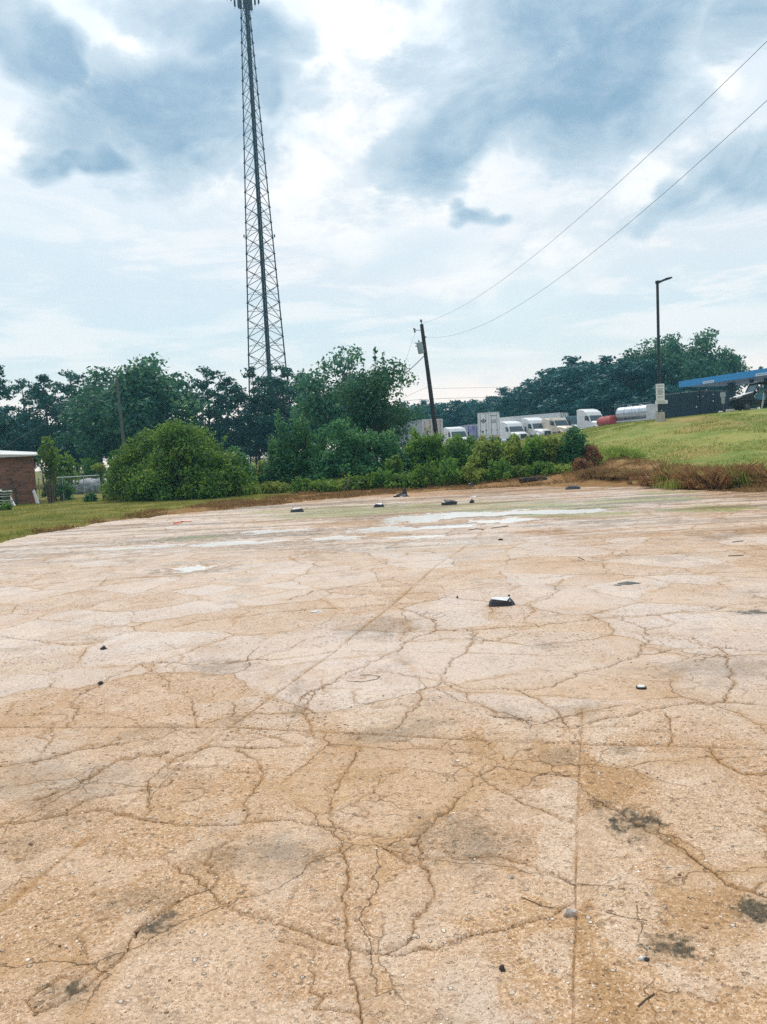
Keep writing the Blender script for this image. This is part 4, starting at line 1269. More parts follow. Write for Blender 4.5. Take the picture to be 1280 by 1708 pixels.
# ------------------------------------------------------------------ structures
M_STEEL = mat_basic('weathered_steel', (.035, .06, .085), .6, .2, .15, 1.0)
M_CABLE = mat_basic('black_cable', (.012, .025, .045), .6)
M_POLE = mat_basic('creosote_wood', (.040, .035, .035), .85, var=.2, scale=3, streak=(6, 6, .6), bump=.4)
M_POLEG = mat_basic('grey_pole_wood', (.12, .12, .11), .85, var=.2, scale=3, streak=(6, 6, .6))
M_TRANSF = mat_basic('transformer_paint', (.32, .40, .41), .45, .1, .08)
M_BRKT = mat_basic('bracket_steel', (.12, .14, .16), .5, .5)
M_BLACK = mat_basic('black_metal', (.018, .022, .03), .45, .2, .1)
M_WHITE = mat_basic('white_paint', (.78, .79, .78), .35, 0, .05, 1.5)
M_DIRTW = mat_basic('dirty_white', (.66, .66, .63), .5, 0, .12, 1.2)
M_GREYS = mat_basic('trailer_side_grey', (.50, .54, .56), .45, .1, .08, 1.0, streak=(.3, .3, 3))
M_BEIGE = mat_basic('cream_paint', (.70, .60, .48), .4, 0, .06)
M_PINK = mat_basic('aged_door_paint', (.62, .52, .47), .5, 0, .12, 1.5)
M_GLASS = mat_basic('dark_glass', (.03, .06, .07), .08, 0, .1, spec=.8)
M_TYRE = mat_basic('tyre_rubber', (.02, .02, .022), .85)
M_CHROME = mat_basic('polished_metal', (.62, .66, .70), .18, .9, .05)
M_ALU = mat_basic('brushed_aluminium', (.60, .63, .66), .30, .85, .10, 1.5)
M_RED = mat_basic('red_paint', (.42, .045, .035), .5)
M_TEAL = mat_basic('dark_teal_paint', (.04, .10, .12), .35)
M_PURPLE = mat_basic('faded_purple_print', (.42, .42, .58), .5, col2=(.16, .13, .38), scale=1.1)
M_BLUE = mat_basic('canopy_blue', (.030, .27, .58), .4, 0, .04, .6)
M_SOFFIT = mat_basic('soffit_grey', (.34, .42, .54), .6, 0, .05)
M_CONC = mat_basic('cast_concrete', (.50, .47, .42), .85, 0, .12, 4, bump=.4)
M_RUBBERM = mat_basic('dark_frame', (.04, .045, .05), .6)
M_LAMPR = mat_basic('red_lens', (.55, .02, .02), .3)
M_LENS = mat_basic('clear_lens', (.75, .75, .70), .15)
M_SCREEN = mat_basic('fence_screen', (.014, .034, .065), .75, 0, .18, 1.2, col2=(.024, .052, .085))

# --- lattice tower
def lattice_tower():
    Y0 = 128.0
    pb = at(449, 640, Y0)
    gx = pb.x - .08
    gz = tz(gx, Y0)
    root = empty('lattice_tower', (gx, Y0, gz), label='tall three legged steel lattice communications tower with dark cable run', cat='tower')
    H = at(411, -12, Y0).z - gz
    wid = lambda z: 7.75 + (1.15 - 7.75) * (z / H) ** .94
    ang = [R(-82), R(38), R(158)]                          # one leg towards the camera, just right of centre
    def leg(i, z):
        r = wid(z) / math.sqrt(3)
        return Vector((r * math.cos(ang[i]), r * math.sin(ang[i]), z))
    zs = [0.0]
    while zs[-1] < H - 1.2:
        zs.append(zs[-1] + 3.45 + (1.75 - 3.45) * (zs[-1] / H) ** .8)
    zs[-1] = H
    for i in range(3):
        mb = MB()
        for a, b in zip(zs[:-1], zs[1:]):
            mb.tube(leg(i, a), leg(i, b), .13 - .05 * a / H, .13 - .05 * b / H, 8, False)
            mb.tube(leg(i, b) - Vector((0, 0, .09)), leg(i, b) + Vector((0, 0, .09)), .19, .19, 8)
        mb.build('leg', M_STEEL, root)
    for f in range(3):
        i, j = f, (f + 1) % 3
        mb = MB()
        for k, (a, b) in enumerate(zip(zs[:-1], zs[1:])):
            r = .062 - .02 * a / H
            mb.tube(leg(i, a), leg(j, b), r, r, 5, False)
            mb.tube(leg(j, a), leg(i, b), r, r, 5, False)
            zm = (a + b) / 2
            if a < H * .55:
                mb.tube(leg(i, zm), leg(j, zm), .035, .035, 5, False)
        mb.build('bracing', M_STEEL, root)
    # waveguide ladder just right of the near leg
    mb = MB()
    for k in range(40):
        a, b = H * k / 40 * .995, H * (k + 1) / 40 * .995
        p = lambda z: leg(0, z) * .97 + Vector((.34, -.08, 0)) + Vector((0, 0, z * .03))
        for q in (-.20, -.07, .07, .20):
            pa, pb_ = leg(0, a) + Vector((.30 + q, .15, 0)), leg(0, b) + Vector((.30 + q, .15, 0))
            mb.tube(pa, pb_, .07, .07, 6, False)
    for k in range(100):
        z = H * k / 100
        mb.box(leg(0, z) + Vector((.30, .2, 0)), (.62, .05, .06))
    mb.build('cable_ladder', M_CABLE, root)
    mb = MB()
    for q in (.42, .62):
        for a, b in zip(zs[:-1], zs[1:]):
            mb.tube(leg(2, a) * q * .6, leg(2, b) * q * .6, .02, .02, 4, False)
    mb.build('feed_line', M_CABLE, root)
    # antenna platform at the top
    zt = H - .2
    mb = MB()
    for f in range(3):
        a = ang[f]
        c = Vector((2.0 * math.cos(a), 2.0 * math.sin(a), zt + .9))
        t = Vector((-math.sin(a), math.cos(a), 0))
        for dz in (0, .9):
            mb.tube(c - t * 1.9 + Vector((0, 0, dz)), c + t * 1.9 + Vector((0, 0, dz)), .05, .05, 6)
            mb.tube(leg(f, zt) + Vector((0, 0, dz)), c + Vector((0, 0, dz)), .05, .05, 6)
    mb.tube((0, 0, zt), (0, 0, zt + 3.5), .25, .2, 8)
    mb.build('platform', M_STEEL, root)
    for f in range(3):
        a = ang[f]
        for k in range(4):
            t = Vector((-math.sin(a), math.cos(a), 0)) * (-1.7 + 1.13 * k)
            c = Vector((2.2 * math.cos(a), 2.2 * math.sin(a), zt + .5 - .35 * (k % 2))) + t
            m2 = MB(); m2.box(c, (.34, .18, 2.3), a + math.pi / 2); m2.tube(c - Vector((0, 0, 1.5)), c + Vector((0, 0, 1.2)), .035, .035, 6)
            m2.build('antenna_panel', M_STEEL, root, bevel=.03)
    m2 = MB()
    for k in range(4):
        a = k * 1.5 + .4
        c = Vector((.75 * math.cos(a), .75 * math.sin(a), zt - 1.4 + .5 * (k % 2)))
        m2.box(c, (.45, .3, 1.7), a)
    m2.build('radio_box', M_STEEL, root, bevel=.03)
    zq = at(424, 390, Y0).z - gz
    m3 = MB(); 
    for i in range(3): q_ = leg(i, zq) + Vector((leg(i, zq).x, leg(i, zq).y, 0)) * .16; m3.tube(leg(i, zq), q_, .03, .03, 6); m3.tube(q_ - Vector((0, 0, .2)), q_ + Vector((0, 0, .25)), .12, .10, 8)
    m3.build('beacon', M_STEEL, root)
lattice_tower()

# --- leaning utility pole
POLE_Y = 60.0
pT = at(703.5, 541, POLE_Y)
pB = at(730.5, 745, POLE_Y)
_d = (pT - pB).normalized()
_zb = tz(pB.x, POLE_Y)
pB = pB - _d * ((pB.z - _zb) / _d.z)
def utility_pole():
    root = empty('utility_pole', pB, label='dark wooden utility pole leaning left with a grey transformer near its top', cat='utility pole')
    T = pT - pB
    mb = MB(); mb.tube(-_d * .5, T, .20, .135, 14); mb.build('pole', M_POLE, root, smooth=False)
    def on(px, py, off=0): return at(px, py, POLE_Y + off) - pB
    mb = MB(); mb.tube(T, T + _d * .28, .03, .03, 6); mb.tube(T + _d * .18, T + _d * .36, .09, .075, 10); mb.build('insulator', M_BRKT, root)
    mb = MB(); mb.path([on(704, 551, -.1), on(698, 550.5, -.35), on(693, 551, -.4)], .022)
    mb.tube(on(690.5, 547, -.4), on(692.5, 555, -.4), .05, .05, 8)
    mb.tube(on(690, 548.5, -.4), on(694, 549.5, -.4), .04, .04, 6); mb.tube(on(691.5, 554.5, -.4), on(694, 552.5, -.4), .03, .03, 6)
    mb.build('fuse_cutout', M_BRKT, root)
    a, b = on(699.5, 572, -.28), on(703.2, 589.5, -.28)
    mb = MB(); mb.tube(a, b, .235, .235, 20); mb.tube(a - (b - a).normalized() * .05, a, .19, .245, 20)
    tr = mb.build('transformer', M_TRANSF, root)
    mb = MB(); mb.tube(a, a - (b - a).normalized() * .24, .05, .03, 8); mb.tube(a - (b - a).normalized() * .1, a - (b - a).normalized() * .14, .08, .08, 8)
    mb.build('bushing', M_BRKT, tr)
    mb = MB(); mb.box((a + b) / 2 + Vector((.22, .12, .2)), (.3, .12, .08)); mb.box((a + b) / 2 + Vector((.26, .12, -.2)), (.3, .12, .08))
    for e in (0, .3): mb.tube(a * (1 - e) + b * e + Vector((-.22, 0, 0)), a * (1 - e) + b * e + Vector((-.36, 0, .02)), .035, .03, 6)
    mb.build('bracket', M_BRKT, root)
    mb = MB(); mb.tube(on(709, 562, 0), on(711.5, 562.5, 0), .06, .05, 8); mb.build('side_insulator', M_BRKT, root)
utility_pole()

def wire(pts_px, rad, lab, name='power_line', ext=0):
    """pts: (px,py,Y) fitted by a sagging curve"""
    P = [at(*p) for p in pts_px]
    ts = [0.0]
    for a, b in zip(P[:-1], P[1:]): ts.append(ts[-1] + math.hypot(b.x - a.x, b.y - a.y))
    L = ts[-1]
    ts = [t / L for t in ts]
    deg = min(2, len(P) - 1)
    cx_ = [np.polyfit(ts, [p[i] for p in P], 1 if i < 2 else deg, w=[10] + [1] * (len(P) - 2) + [10] if len(P) > 2 else None) for i in range(3)]
    tt_ = np.linspace(0, 1 + ext, 50)
    Q = [Vector((np.polyval(cx_[0], t), np.polyval(cx_[1], t), np.polyval(cx_[2], t))) for t in tt_]
    mb = MB(); mb.path(Q, rad, 5)
    o = mb.build(name, M_CABLE)
    o['label'] = lab; o['category'] = 'cable'
    return o
wire([(704, 539, 60), (900, 429, 33.5), (1100, 262, 22.2), (1280, 68, 17)], .006, 'upper overhead wire running from the leaning pole top towards the upper right', ext=.5)
wire([(712, 562, 60), (900, 493, 33.5), (1100, 337, 22.2), (1280, 167, 17)], .006, 'lower overhead wire running from the leaning pole towards the upper right', ext=.5)
wire([(707, 594, 60), (690, 611, 58), (662, 634, 55)], .03, 'thick service cable dropping from the leaning pole into the loose tree', 'service_cable')
wire([(693, 556, 59.6), (680, 600, 58), (667, 640, 57)], .008, 'thin wire hanging from the fuse arm of the leaning pole', 'thin_wire')
wire([(716, 645, 60), (695, 652, 62), (668, 668, 66)], .010, 'thin wire leaving the middle of the leaning pole to the left', 'thin_wire')
wire([(668, 669, 150), (760, 664, 150), (860, 664, 150)], .03, 'faint distant line above the left end of the treeline', 'thin_wire')
wire([(718, 648, 60), (850, 648, 75), (1000, 642, 90)], .009, 'faint line stretching right from the leaning pole before the treeline', 'thin_wire')

# --- small pole on the left
def small_pole():
    Y = 70.0
    t, b = at(195, 632, Y), at(207.5, 750, Y)
    d = (t - b).normalized()
    b = b - d * ((b.z - tz(b.x, Y)) / d.z)
    root = empty('utility_pole', b, label='thin grey utility pole standing among the left trees', cat='utility pole')
    mb = MB(); mb.tube(-d * .4, t - b, .15, .10, 10); mb.build('pole', M_POLEG, root)
    mb = MB(); mb.tube((t - b) - d * .4 + Vector((-.1, -.1, 0)), (t - b) - d * .4 + Vector((.1, -.1, 0)), .05, .05, 8); mb.tube(t - b, t - b + d * .25, .06, .05, 8); mb.build('insulator', M_BRKT, root)
    mb = MB(); mb.tube(at(199, 655, Y) - b, at(211, 748, Y + 1) - b, .025, .025, 5); mb.build('guy_wire', M_BRKT, root)
    wire([(194, 648, 70), (160, 664, 66), (122, 680, 62)], .022, 'upper pale wire running left from the thin grey pole', 'power_line')
    wire([(194, 652, 70), (170, 668, 67), (140, 686, 64)], .016, 'lower pale wire running left from the thin grey pole', 'power_line')
    wire([(196, 650, 70), (215, 651, 71), (240, 662, 72)], .016, 'short wire running right from the thin grey pole', 'power_line')
    wire([(122, 680, 62), (60, 716, 56), (-10, 757, 51)], .016, 'pale wire coming down behind the shed roof', 'power_line')
small_pole()

# --- parking lot lamp with signs
LP = at(1101, 694, 50.0)
def lamp():
    z = tz(LP.x, 50.0)
    base = Vector((LP.x, 50.0, z))
    root = empty('parking_lot_lamp', base, label='tall black parking lot lamp with one slim arm, on a round concrete base', cat='lamp post')
    top = at(1096.8, 470, 50.0) - base
    mb = MB(); mb.tube((0, 0, -.3), (0, 0, .55), .31, .30, 24); mb.build('concrete_base', M_CONC, root)
    mb = MB(); mb.tube((0, 0, .55), top, .10, .085, 12); mb.tube((0, 0, .55), (0, 0, .62), .18, .16, 12); mb.build('pole', M_BLACK, root)
    mb = MB()
    a = top + Vector((.05, 0, -.02)); e = at(1121, 463, 50.0) - base
    mb.tube(top - Vector((0, 0, .12)), top + Vector((0, 0, .06)), .13, .13, 12)
    mb.tube(a, a + (e - a) * .3 + Vector((0, 0, .02)), .06, .05, 8)
    mb.build('arm', M_BLACK, root)
    mb = MB()
    d = (e - a); L = d.length
    prof = [(0, -.03), (.1, .05), (.5, .085), (.92, .05), (1.0, .0), (.95, -.045), (.35, -.05), (.2, -.08), (.0, -.08)]
    m = []
    for t, h in prof:
        p = a + d * (.10 + .90 * t); m.append((p.x, p.z + h))
    mb.prism(m, -.16, .16, 'y')
    mb.build('lamp_head', M_BLACK, root, bevel=.015)
    # two signs strapped to the pole
    def plate(x0, y0, x1, y1, lab, cat_name, lines, dy):
        c0, c1 = at(x0, y0, 50.0 - dy), at(x1, y1, 50.0 - dy)
        w, h = abs(c1.x - c0.x), abs(c0.z - c1.z)
        ctr = (c0 + c1) / 2
        r = empty(cat_name, ctr, label=lab, cat='sign')
        mb = MB(); mb.box((0, 0, 0), (w, .02, h)); mb.build('plate', M_WHITE, r, bevel=.004)
        for k, (zz, ww, hh) in enumerate(lines):
            mb = MB(); xx = -ww / 2; rr = random.Random(k + int(x0))
            while xx < ww / 2 - .02:
                s = rr.uniform(.03, .07)
                mb.box((xx * w + s * w / 2, -.013, zz * h), (s * w * .8, .004, hh * h)); xx += s + .015
            mb.build('lettering', M_BLACK if hh > .035 else M_RUBBERM, r)
    plate(1094, 640.5, 1109, 667.5, 'tall white notice sign with small dark lettering strapped to the lamp pole', 'notice_sign',
          [(.40, .7, .02), (.34, .6, .02), (.19, .72, .04), (.11, .6, .04), (.03, .66, .04), (-.05, .6, .04), (-.13, .5, .04), (-.27, .7, .02), (-.34, .66, .02)], .14)
    plate(1093, 668.2, 1114, 673, 'small wide white sign under the tall notice sign', 'notice_sign', [(.1, .7, .12), (-.2, .6, .12)], .12)
lamp()

# --- black screened fence enclosure and things beside it
def pxbox(px, Y): return at(px, 700, Y)
def fence_enclosure():
    A, B, C_ = at(1106, 690, 60), at(1168, 690, 57.5), at(1217, 690, 59.5)
    z = min(tz(A.x, 60), tz(B.x, 57.5), tz(C_.x, 59.5)) - .05
    root = empty('screened_fence', (B.x, 57.5, z), label='dark screened fence enclosure in front of the blue canopy', cat='fence')
    mats = M_SCREEN
    for (p, q, yp, yq) in ((A, B, 60, 57.5), (B, C_, 57.5, 59.5)):
        a = Vector((p.x - B.x, yp - 57.5, 0)); b = Vector((q.x - B.x, yq - 57.5, 0))
        d = b - a; L = d.length; rz = math.atan2(d.y, d.x)
        n = 6
        mb = MB()
        ha, hb = at(1106, 659, 60).z - z, at(1217, 652.5, 59.5).z - z
        hh = (ha + hb) / 2
        mb.box((a + b) / 2 + Vector((0, 0, hh / 2)), (L - .06, .03, hh - .08), rz)
        k = int(L / .16)
        nrm = Vector((d.y, -d.x, 0)).normalized() * .022
        for i in range(k):
            c = a + d * ((i + .5) / k) + nrm
            mb.box(c + Vector((0, 0, hh / 2)), (.11, .014, hh - .12), rz)
        mb.build('screen_panel', mats, root)
        for i in range(3):
            mb = MB(); c = a + d * (i / 2.0); mb.tube(c + Vector((0, 0, -.2)), c + Vector((0, 0, hh + .04)), .045, .045, 10); mb.build('post', M_BLACK, root)
        mb = MB(); mb.tube(a + Vector((0, 0, hh)), b + Vector((0, 0, hh)), .03, .03, 8); mb.build('rail', M_BRKT, root)
    # stickers on the screen
    for i, (px, py, s) in enumerate(((1162, 678.5, .10), (1190, 669, .11), (1190, 657.5, .08), (1164.5, 661.5, .07), (1172.5, 661, .07))):
        p = at(px, py, 57.35 if px < 1180 else 58.2)
        mb = MB(); mb.box(p - Vector((B.x, 57.5, z)), (s, .01, s * .8), .3); mb.build('sticker', M_WHITE, root)
    # far side panels
    Dp = at(1217, 690, 64); Ep = at(1106, 690, 64.5)
    for (p, q, yp, yq) in ((C_, Dp, 59.5, 64), (A, Ep, 60, 64.5), (Ep, Dp, 64.5, 64)):
        a = Vector((p.x - B.x, yp - 57.5, 0)); b = Vector((q.x - B.x, yq - 57.5, 0)); d = b - a
        mb = MB(); mb.box((a + b) / 2 + Vector((0, 0, .95)), (d.length - .1, .03, 1.75), math.atan2(d.y, d.x)); mb.build('screen_panel', mats, root)
fence_enclosure()

def small_signs():
    p = at(1207, 692, 56.5)
    z = tz(p.x, 56.5)
    r = empty('post_sign', (p.x, 56.5, z), label='back of two grey plates stacked on a thin post before the dark fence', cat='sign')
    q = lambda px, py: at(px, py, 56.5) - Vector((p.x, 56.5, z))
    mb = MB(); mb.tube((0, 0, -.2), q(1206, 655), .035, .035, 8); mb.build('post', M_BRKT, r)
    g = mat_basic('sign_back_grey', (.42, .46, .46), .5, .3)
    for (a, b) in (((1201, 654.5), (1210, 662)), ((1203, 662.3), (1209, 673.5))):
        c0, c1 = q(*a), q(*b)
        mb = MB(); mb.box((c0 + c1) / 2 + Vector((0, -.05, 0)), (abs(c1.x - c0.x), .015, abs(c0.z - c1.z))); mb.build('plate', g, r)
    labs = ['small white concrete block at the foot of the grey post sign', 'long pale wheel stop before the canopy column', 'low pale wheel stop beside the buggy wheel', 'pale wheel stop in front of the black buggy']
    for i, (x0, x1, y0, y1, Y) in enumerate(((1199.5, 1205, 691.5, 695.5, 56), (1212, 1225, 688.5, 694, 55.5), (1224, 1231.5, 690.5, 693, 55.5), (1251, 1261.5, 687, 690.5, 55.2))):
        a, b = at(x0, y1, Y), at(x1, y1, Y)
        zz = tz((a.x + b.x) / 2, Y)
        w = b.x - a.x
        h = max(.12, (y1 - y0) / F * Y * .95)
        mb = MB(); mb.prism([(-.13, 0), (.13, 0), (.09, h), (-.09, h)], -w / 2, w / 2, 'x')
        o = mb.build('wheel_stop', M_CONC if i else M_WHITE, bevel=.02, loc=((a.x + b.x) / 2, Y, zz))
        o.rotation_euler.z = .06 * i
        tag(o, labs[i], 'wheel stop')
    # leaning stake
    p = at(1270, 690, 54.6); z = tz(p.x, 54.6)
    mb = MB(); mb.tube((0, 0, -.1), at(1274.5, 655, 54.6) - Vector((p.x, 54.6, z)), .045, .04, 8); mb.tube((.12, .1, 0), at(1275.5, 662, 54.7) - Vector((p.x, 54.6, z)), .02, .02, 6)
    o = mb.build('leaning_stake', M_CONC, loc=(p.x, 54.6, z)); tag(o, 'pale stake leaning in front of the black buggy', 'stake')
small_signs()

# --- fuel station canopy
def fuel_canopy():
    A = Vector((41.0, 105.0, 0))
    d1 = Vector((5.4, -13.0, 0)).normalized(); d2 = Vector((-d1.y, d1.x, 0))
    z0 = tz(A.x, 105.0)
    root = empty('fuel_canopy', (A.x, A.y, z0), label='long bright blue fuel station canopy on grey columns at the right', cat='canopy')
    zb, zt = at(1140, 646, 105).z - z0, at(1140, 635.8, 105).z - z0
    L, W = 30.0, 9.0
    O = Vector((0, 0, 0))
    rz = math.atan2(d1.y, d1.x)
    mid = d1 * (L / 2) + d2 * (W / 2)
    for (c, dd, ln) in ((d1 * (L / 2), rz, L), (d1 * (L / 2) + d2 * W, rz, L), (d2 * (W / 2), rz + math.pi / 2, W - .12), (d1 * L + d2 * (W / 2), rz + math.pi / 2, W - .12)):
        mb = MB(); mb.box(c + Vector((0, 0, (zb + zt) / 2)), (ln + (.12 if ln > 20 else 0), .12, zt - zb), dd); mb.build('fascia', M_BLUE, root)
    mb = MB(); mb.box(mid + Vector((0, 0, zb + .12)), (L - .2, W - .2, .1), rz); mb.build('soffit', M_SOFFIT, root)
    mb = MB(); mb.box(mid + Vector((0, 0, zt - .15)), (L - .25, W - .25, .1), rz); mb.build('roof_deck', M_DIRTW, root)
    for (t_, e, w_) in ((4.6, 4.5, .78), (.9, 7.6, .32), (8.6, 3.6, .42), (9.9, 4.6, .42), (17.0, 4.5, .6), (25.0, 4.5, .6)):
        cc = d1 * t_ + d2 * e
        mb = MB(); mb.box(cc + Vector((0, 0, zb / 2 - .3)), (w_, w_ * .8, zb + .8), rz); mb.build('column', M_STEEL, root, bevel=.02)
    # small white brand strips on the fascia (illegible in the photo)
    for (px, py, w) in ((1182, 637.5, 1.15), (1273, 624.0, 1.3)):
        u = (px - 1140) / 140.0
        for t in np.linspace(0, L, 400):
            P = A + d1 * float(t)
            rr = P.x / P.y
            if rr > (ray(px, py).x / ray(px, py).y): break
        q = at(px, py, P.y)
        c = Vector((P.x, P.y, 0)) - Vector((A.x, A.y, 0)) - d2 * .075
        mb = MB(); mb.box(c + Vector((0, 0, zb + (zt - zb) * .22)), (w * 1.6, .02, .30), rz); s = mb.build('strip_sign', M_WHITE, root)
        mb = MB()
        for k in range(7): mb.box(c - d2 * .014 + d1 * ((k - 3) * .2 * w) + Vector((0, 0, zb + (zt - zb) * .22)), (.12 * w, .008, .15), rz)
        mb.build('lettering', M_BLUE, s)
    # pump islands
    for k in range(3):
        c = A + d1 * (3.5 + k * 7.6) + d2 * (W * .5 + (1.8 if k % 2 else -1.8))
        z = tz(c.x, c.y)
        r = empty('fuel_pump', (c.x, c.y, z), rz, ['fuel pump under the left end of the blue canopy', 'fuel pump behind the black fence end', 'fuel pump behind the black buggy'][k], 'fuel pump')
        mb = MB(); mb.box((0, 0, .08), (1.6, 1.0, .16)); mb.build('island', M_CONC, r, bevel=.03)
        mb = MB(); mb.box((0, 0, 1.1), (.9, .55, 1.9)); mb.build('cabinet', M_DIRTW, r, bevel=.03)
        mb = MB(); mb.box((0, 0, 2.3), (1.0, .6, .42)); mb.build('topper', M_BLUE, r, bevel=.03)
        mb = MB(); mb.box((0, -.285, 1.6), (.5, .02, .35)); mb.build('screen', M_GLASS, r)
        for s in (-1, 1):
            mb = MB(); mb.path([(s * .47, 0, 1.9), (s * .7, 0, 1.5), (s * .72, 0, .6), (s * .5, 0, .8)], .03); mb.build('hose', M_BLACK, r)
fuel_canopy()

# --- wheels and vehicles
def wheel(parent, c, r, w, axis='x', rim=M_CHROME):
    e = Vector((1, 0, 0)) if axis == 'x' else Vector((0, 1, 0))
    c = Vector(c)
    root = empty('wheel', c); root.parent = parent
    mb = MB(); mb.tube(-e * w / 2, e * w / 2, r, r, 20); mb.build('tyre', M_TYRE, root, bevel=.03)
    mb = MB()
    for s in (-1, 1): mb.tube(e * s * (w / 2 - .02), e * s * (w / 2 + .012), r * .55, r * .5, 14)
    mb.build('rim', rim, root)
    return root

def semi_tractor(loc, rz, col, label, roof=1.0, hood=True, trim=M_CHROME):
    """front towards local -Y; origin under the rear of the sleeper"""
    r = empty('semi_truck', loc, rz, label, 'truck', 'trucks parked in the lot behind the bank')
    # cab with sleeper and roof fairing
    zt = 2.55 + 1.25 * roof
    prof = [(.9, .95), (.9, zt), (.2, zt + .05), (-.7, zt - .12), (-1.45, 2.95 + .25 * roof), (-1.8, 2.62), (-2.35, 1.78), (-2.4, .95)]
    mb = MB(); mb.prism(prof, -1.2, 1.2, 'x'); mb.build('cab', col, r, bevel=.10)
    if hood:
        mb = MB()
        vs = []
        for (y, w, z1) in ((-2.3, 1.12, 1.85), (-3.3, 1.0, 1.75), (-4.1, .86, 1.55), (-4.3, .80, 1.2)):
            vs.append([(-w, y, .8), (-w, y, z1 - .18), (-w + .25, y, z1), (w - .25, y, z1), (w, y, z1 - .18), (w, y, .8)])
        fl = [p for ring in vs for p in ring]
        fs = []
        for i in range(3):
            for k in range(6): fs.append((i * 6 + k, i * 6 + (k + 1) % 6, (i + 1) * 6 + (k + 1) % 6, (i + 1) * 6 + k))
        fs += [tuple(range(6))[::-1], tuple(range(18, 24))]
        mb.add(fl, fs); mb.build('hood', col, r, bevel=.06)
        yf = -4.32
    else:
        yf = -2.45
    mb = MB(); mb.box((0, yf, 1.12), (.95, .05, .62))
    for k in range(5): mb.box((0, yf - .03, .88 + k * .12), (.88, .02, .03))
    mb.build('grille', M_RUBBERM, r)
    mb = MB(); mb.prism([(yf + .35, .32), (yf - .08, .38), (yf - .14, .62), (yf - .05, .80), (yf + .35, .80)], -1.15, 1.15, 'x'); mb.build('bumper', trim if trim else col, r, bevel=.05)
    for s in (-1, 1):
        mb = MB(); mb.box((s * .78, yf + .06, 1.05), (.34, .16, .26)); mb.build('headlight', M_LENS, r, bevel=.04)
        mb = MB(); mb.prism([(-3.75, .55), (-3.75, 1.0), (-3.3, 1.28), (-2.7, 1.2), (-2.4, .7), (-2.4, .6), (-2.62, 1.0), (-3.25, 1.1), (-3.55, .9)], s * .72, s * 1.22, 'x'); mb.build('fender', col, r, bevel=.03) if hood else None
        # side glass
        mb = MB(); mb.prism([(-1.05, 2.0), (-1.05, 2.62), (-1.62, 2.62), (-2.08, 2.0)], s * 1.19, s * 1.215, 'x'); mb.build('side_window', M_GLASS, r)
        mb = MB(); mb.box((s * 1.42, -2.1, 2.2), (.14, .18, .62)); mb.tube((s * 1.2, -2.1, 2.45), (s * 1.42, -2.1, 2.45), .02, .02, 6); mb.tube((s * 1.2, -2.1, 1.98), (s * 1.42, -2.1, 1.98), .02, .02, 6); mb.build('mirror', M_BLACK, r, bevel=.02)
        mb = MB(); mb.tube((s * .95, -1.3, .75), (s * .95, .3, .75), .33, .33, 16); mb.build('fuel_tank', M_CHROME, r)
        wheel(r, (s * 1.02, -3.05, .52), .52, .3)
        wheel(r, (s * .95, 2.3, .52), .52, .55)
        wheel(r, (s * .95, 3.6, .52), .52, .55)
    # windscreen follows the slope between brow and hood
    mb = MB()
    a, b = Vector((0, -1.82, 2.60)), Vector((0, -2.33, 1.83))
    n = Vector((0, -1, -.66)).normalized() * .03
    n = Vector((0, -.83, .55)) * .02
    w1, w2 = .98, 1.05
    q = [a + Vector((-w1, 0, 0)), a + Vector((w1, 0, 0)), b + Vector((w2, 0, 0)), b + Vector((-w2, 0, 0))]
    q = [p + (a - b).normalized() * -.0 + n for p in q]
    mb.add(q + [p + n * 1.5 for p in q], [(0, 1, 2, 3), (4, 5, 6, 7), (0, 1, 5, 4), (1, 2, 6, 5), (2, 3, 7, 6), (3, 0, 4, 7)])
    mb.build('windscreen', M_GLASS, r)
    mb = MB(); mb.box((-.38, 1.6, .85), (.12, 6.0, .26)); mb.box((.38, 1.6, .85), (.12, 6.0, .26)); mb.box((0, 3.0, 1.05), (1.0, 1.0, .12)); mb.build('chassis', M_RUBBERM, r)
    return r

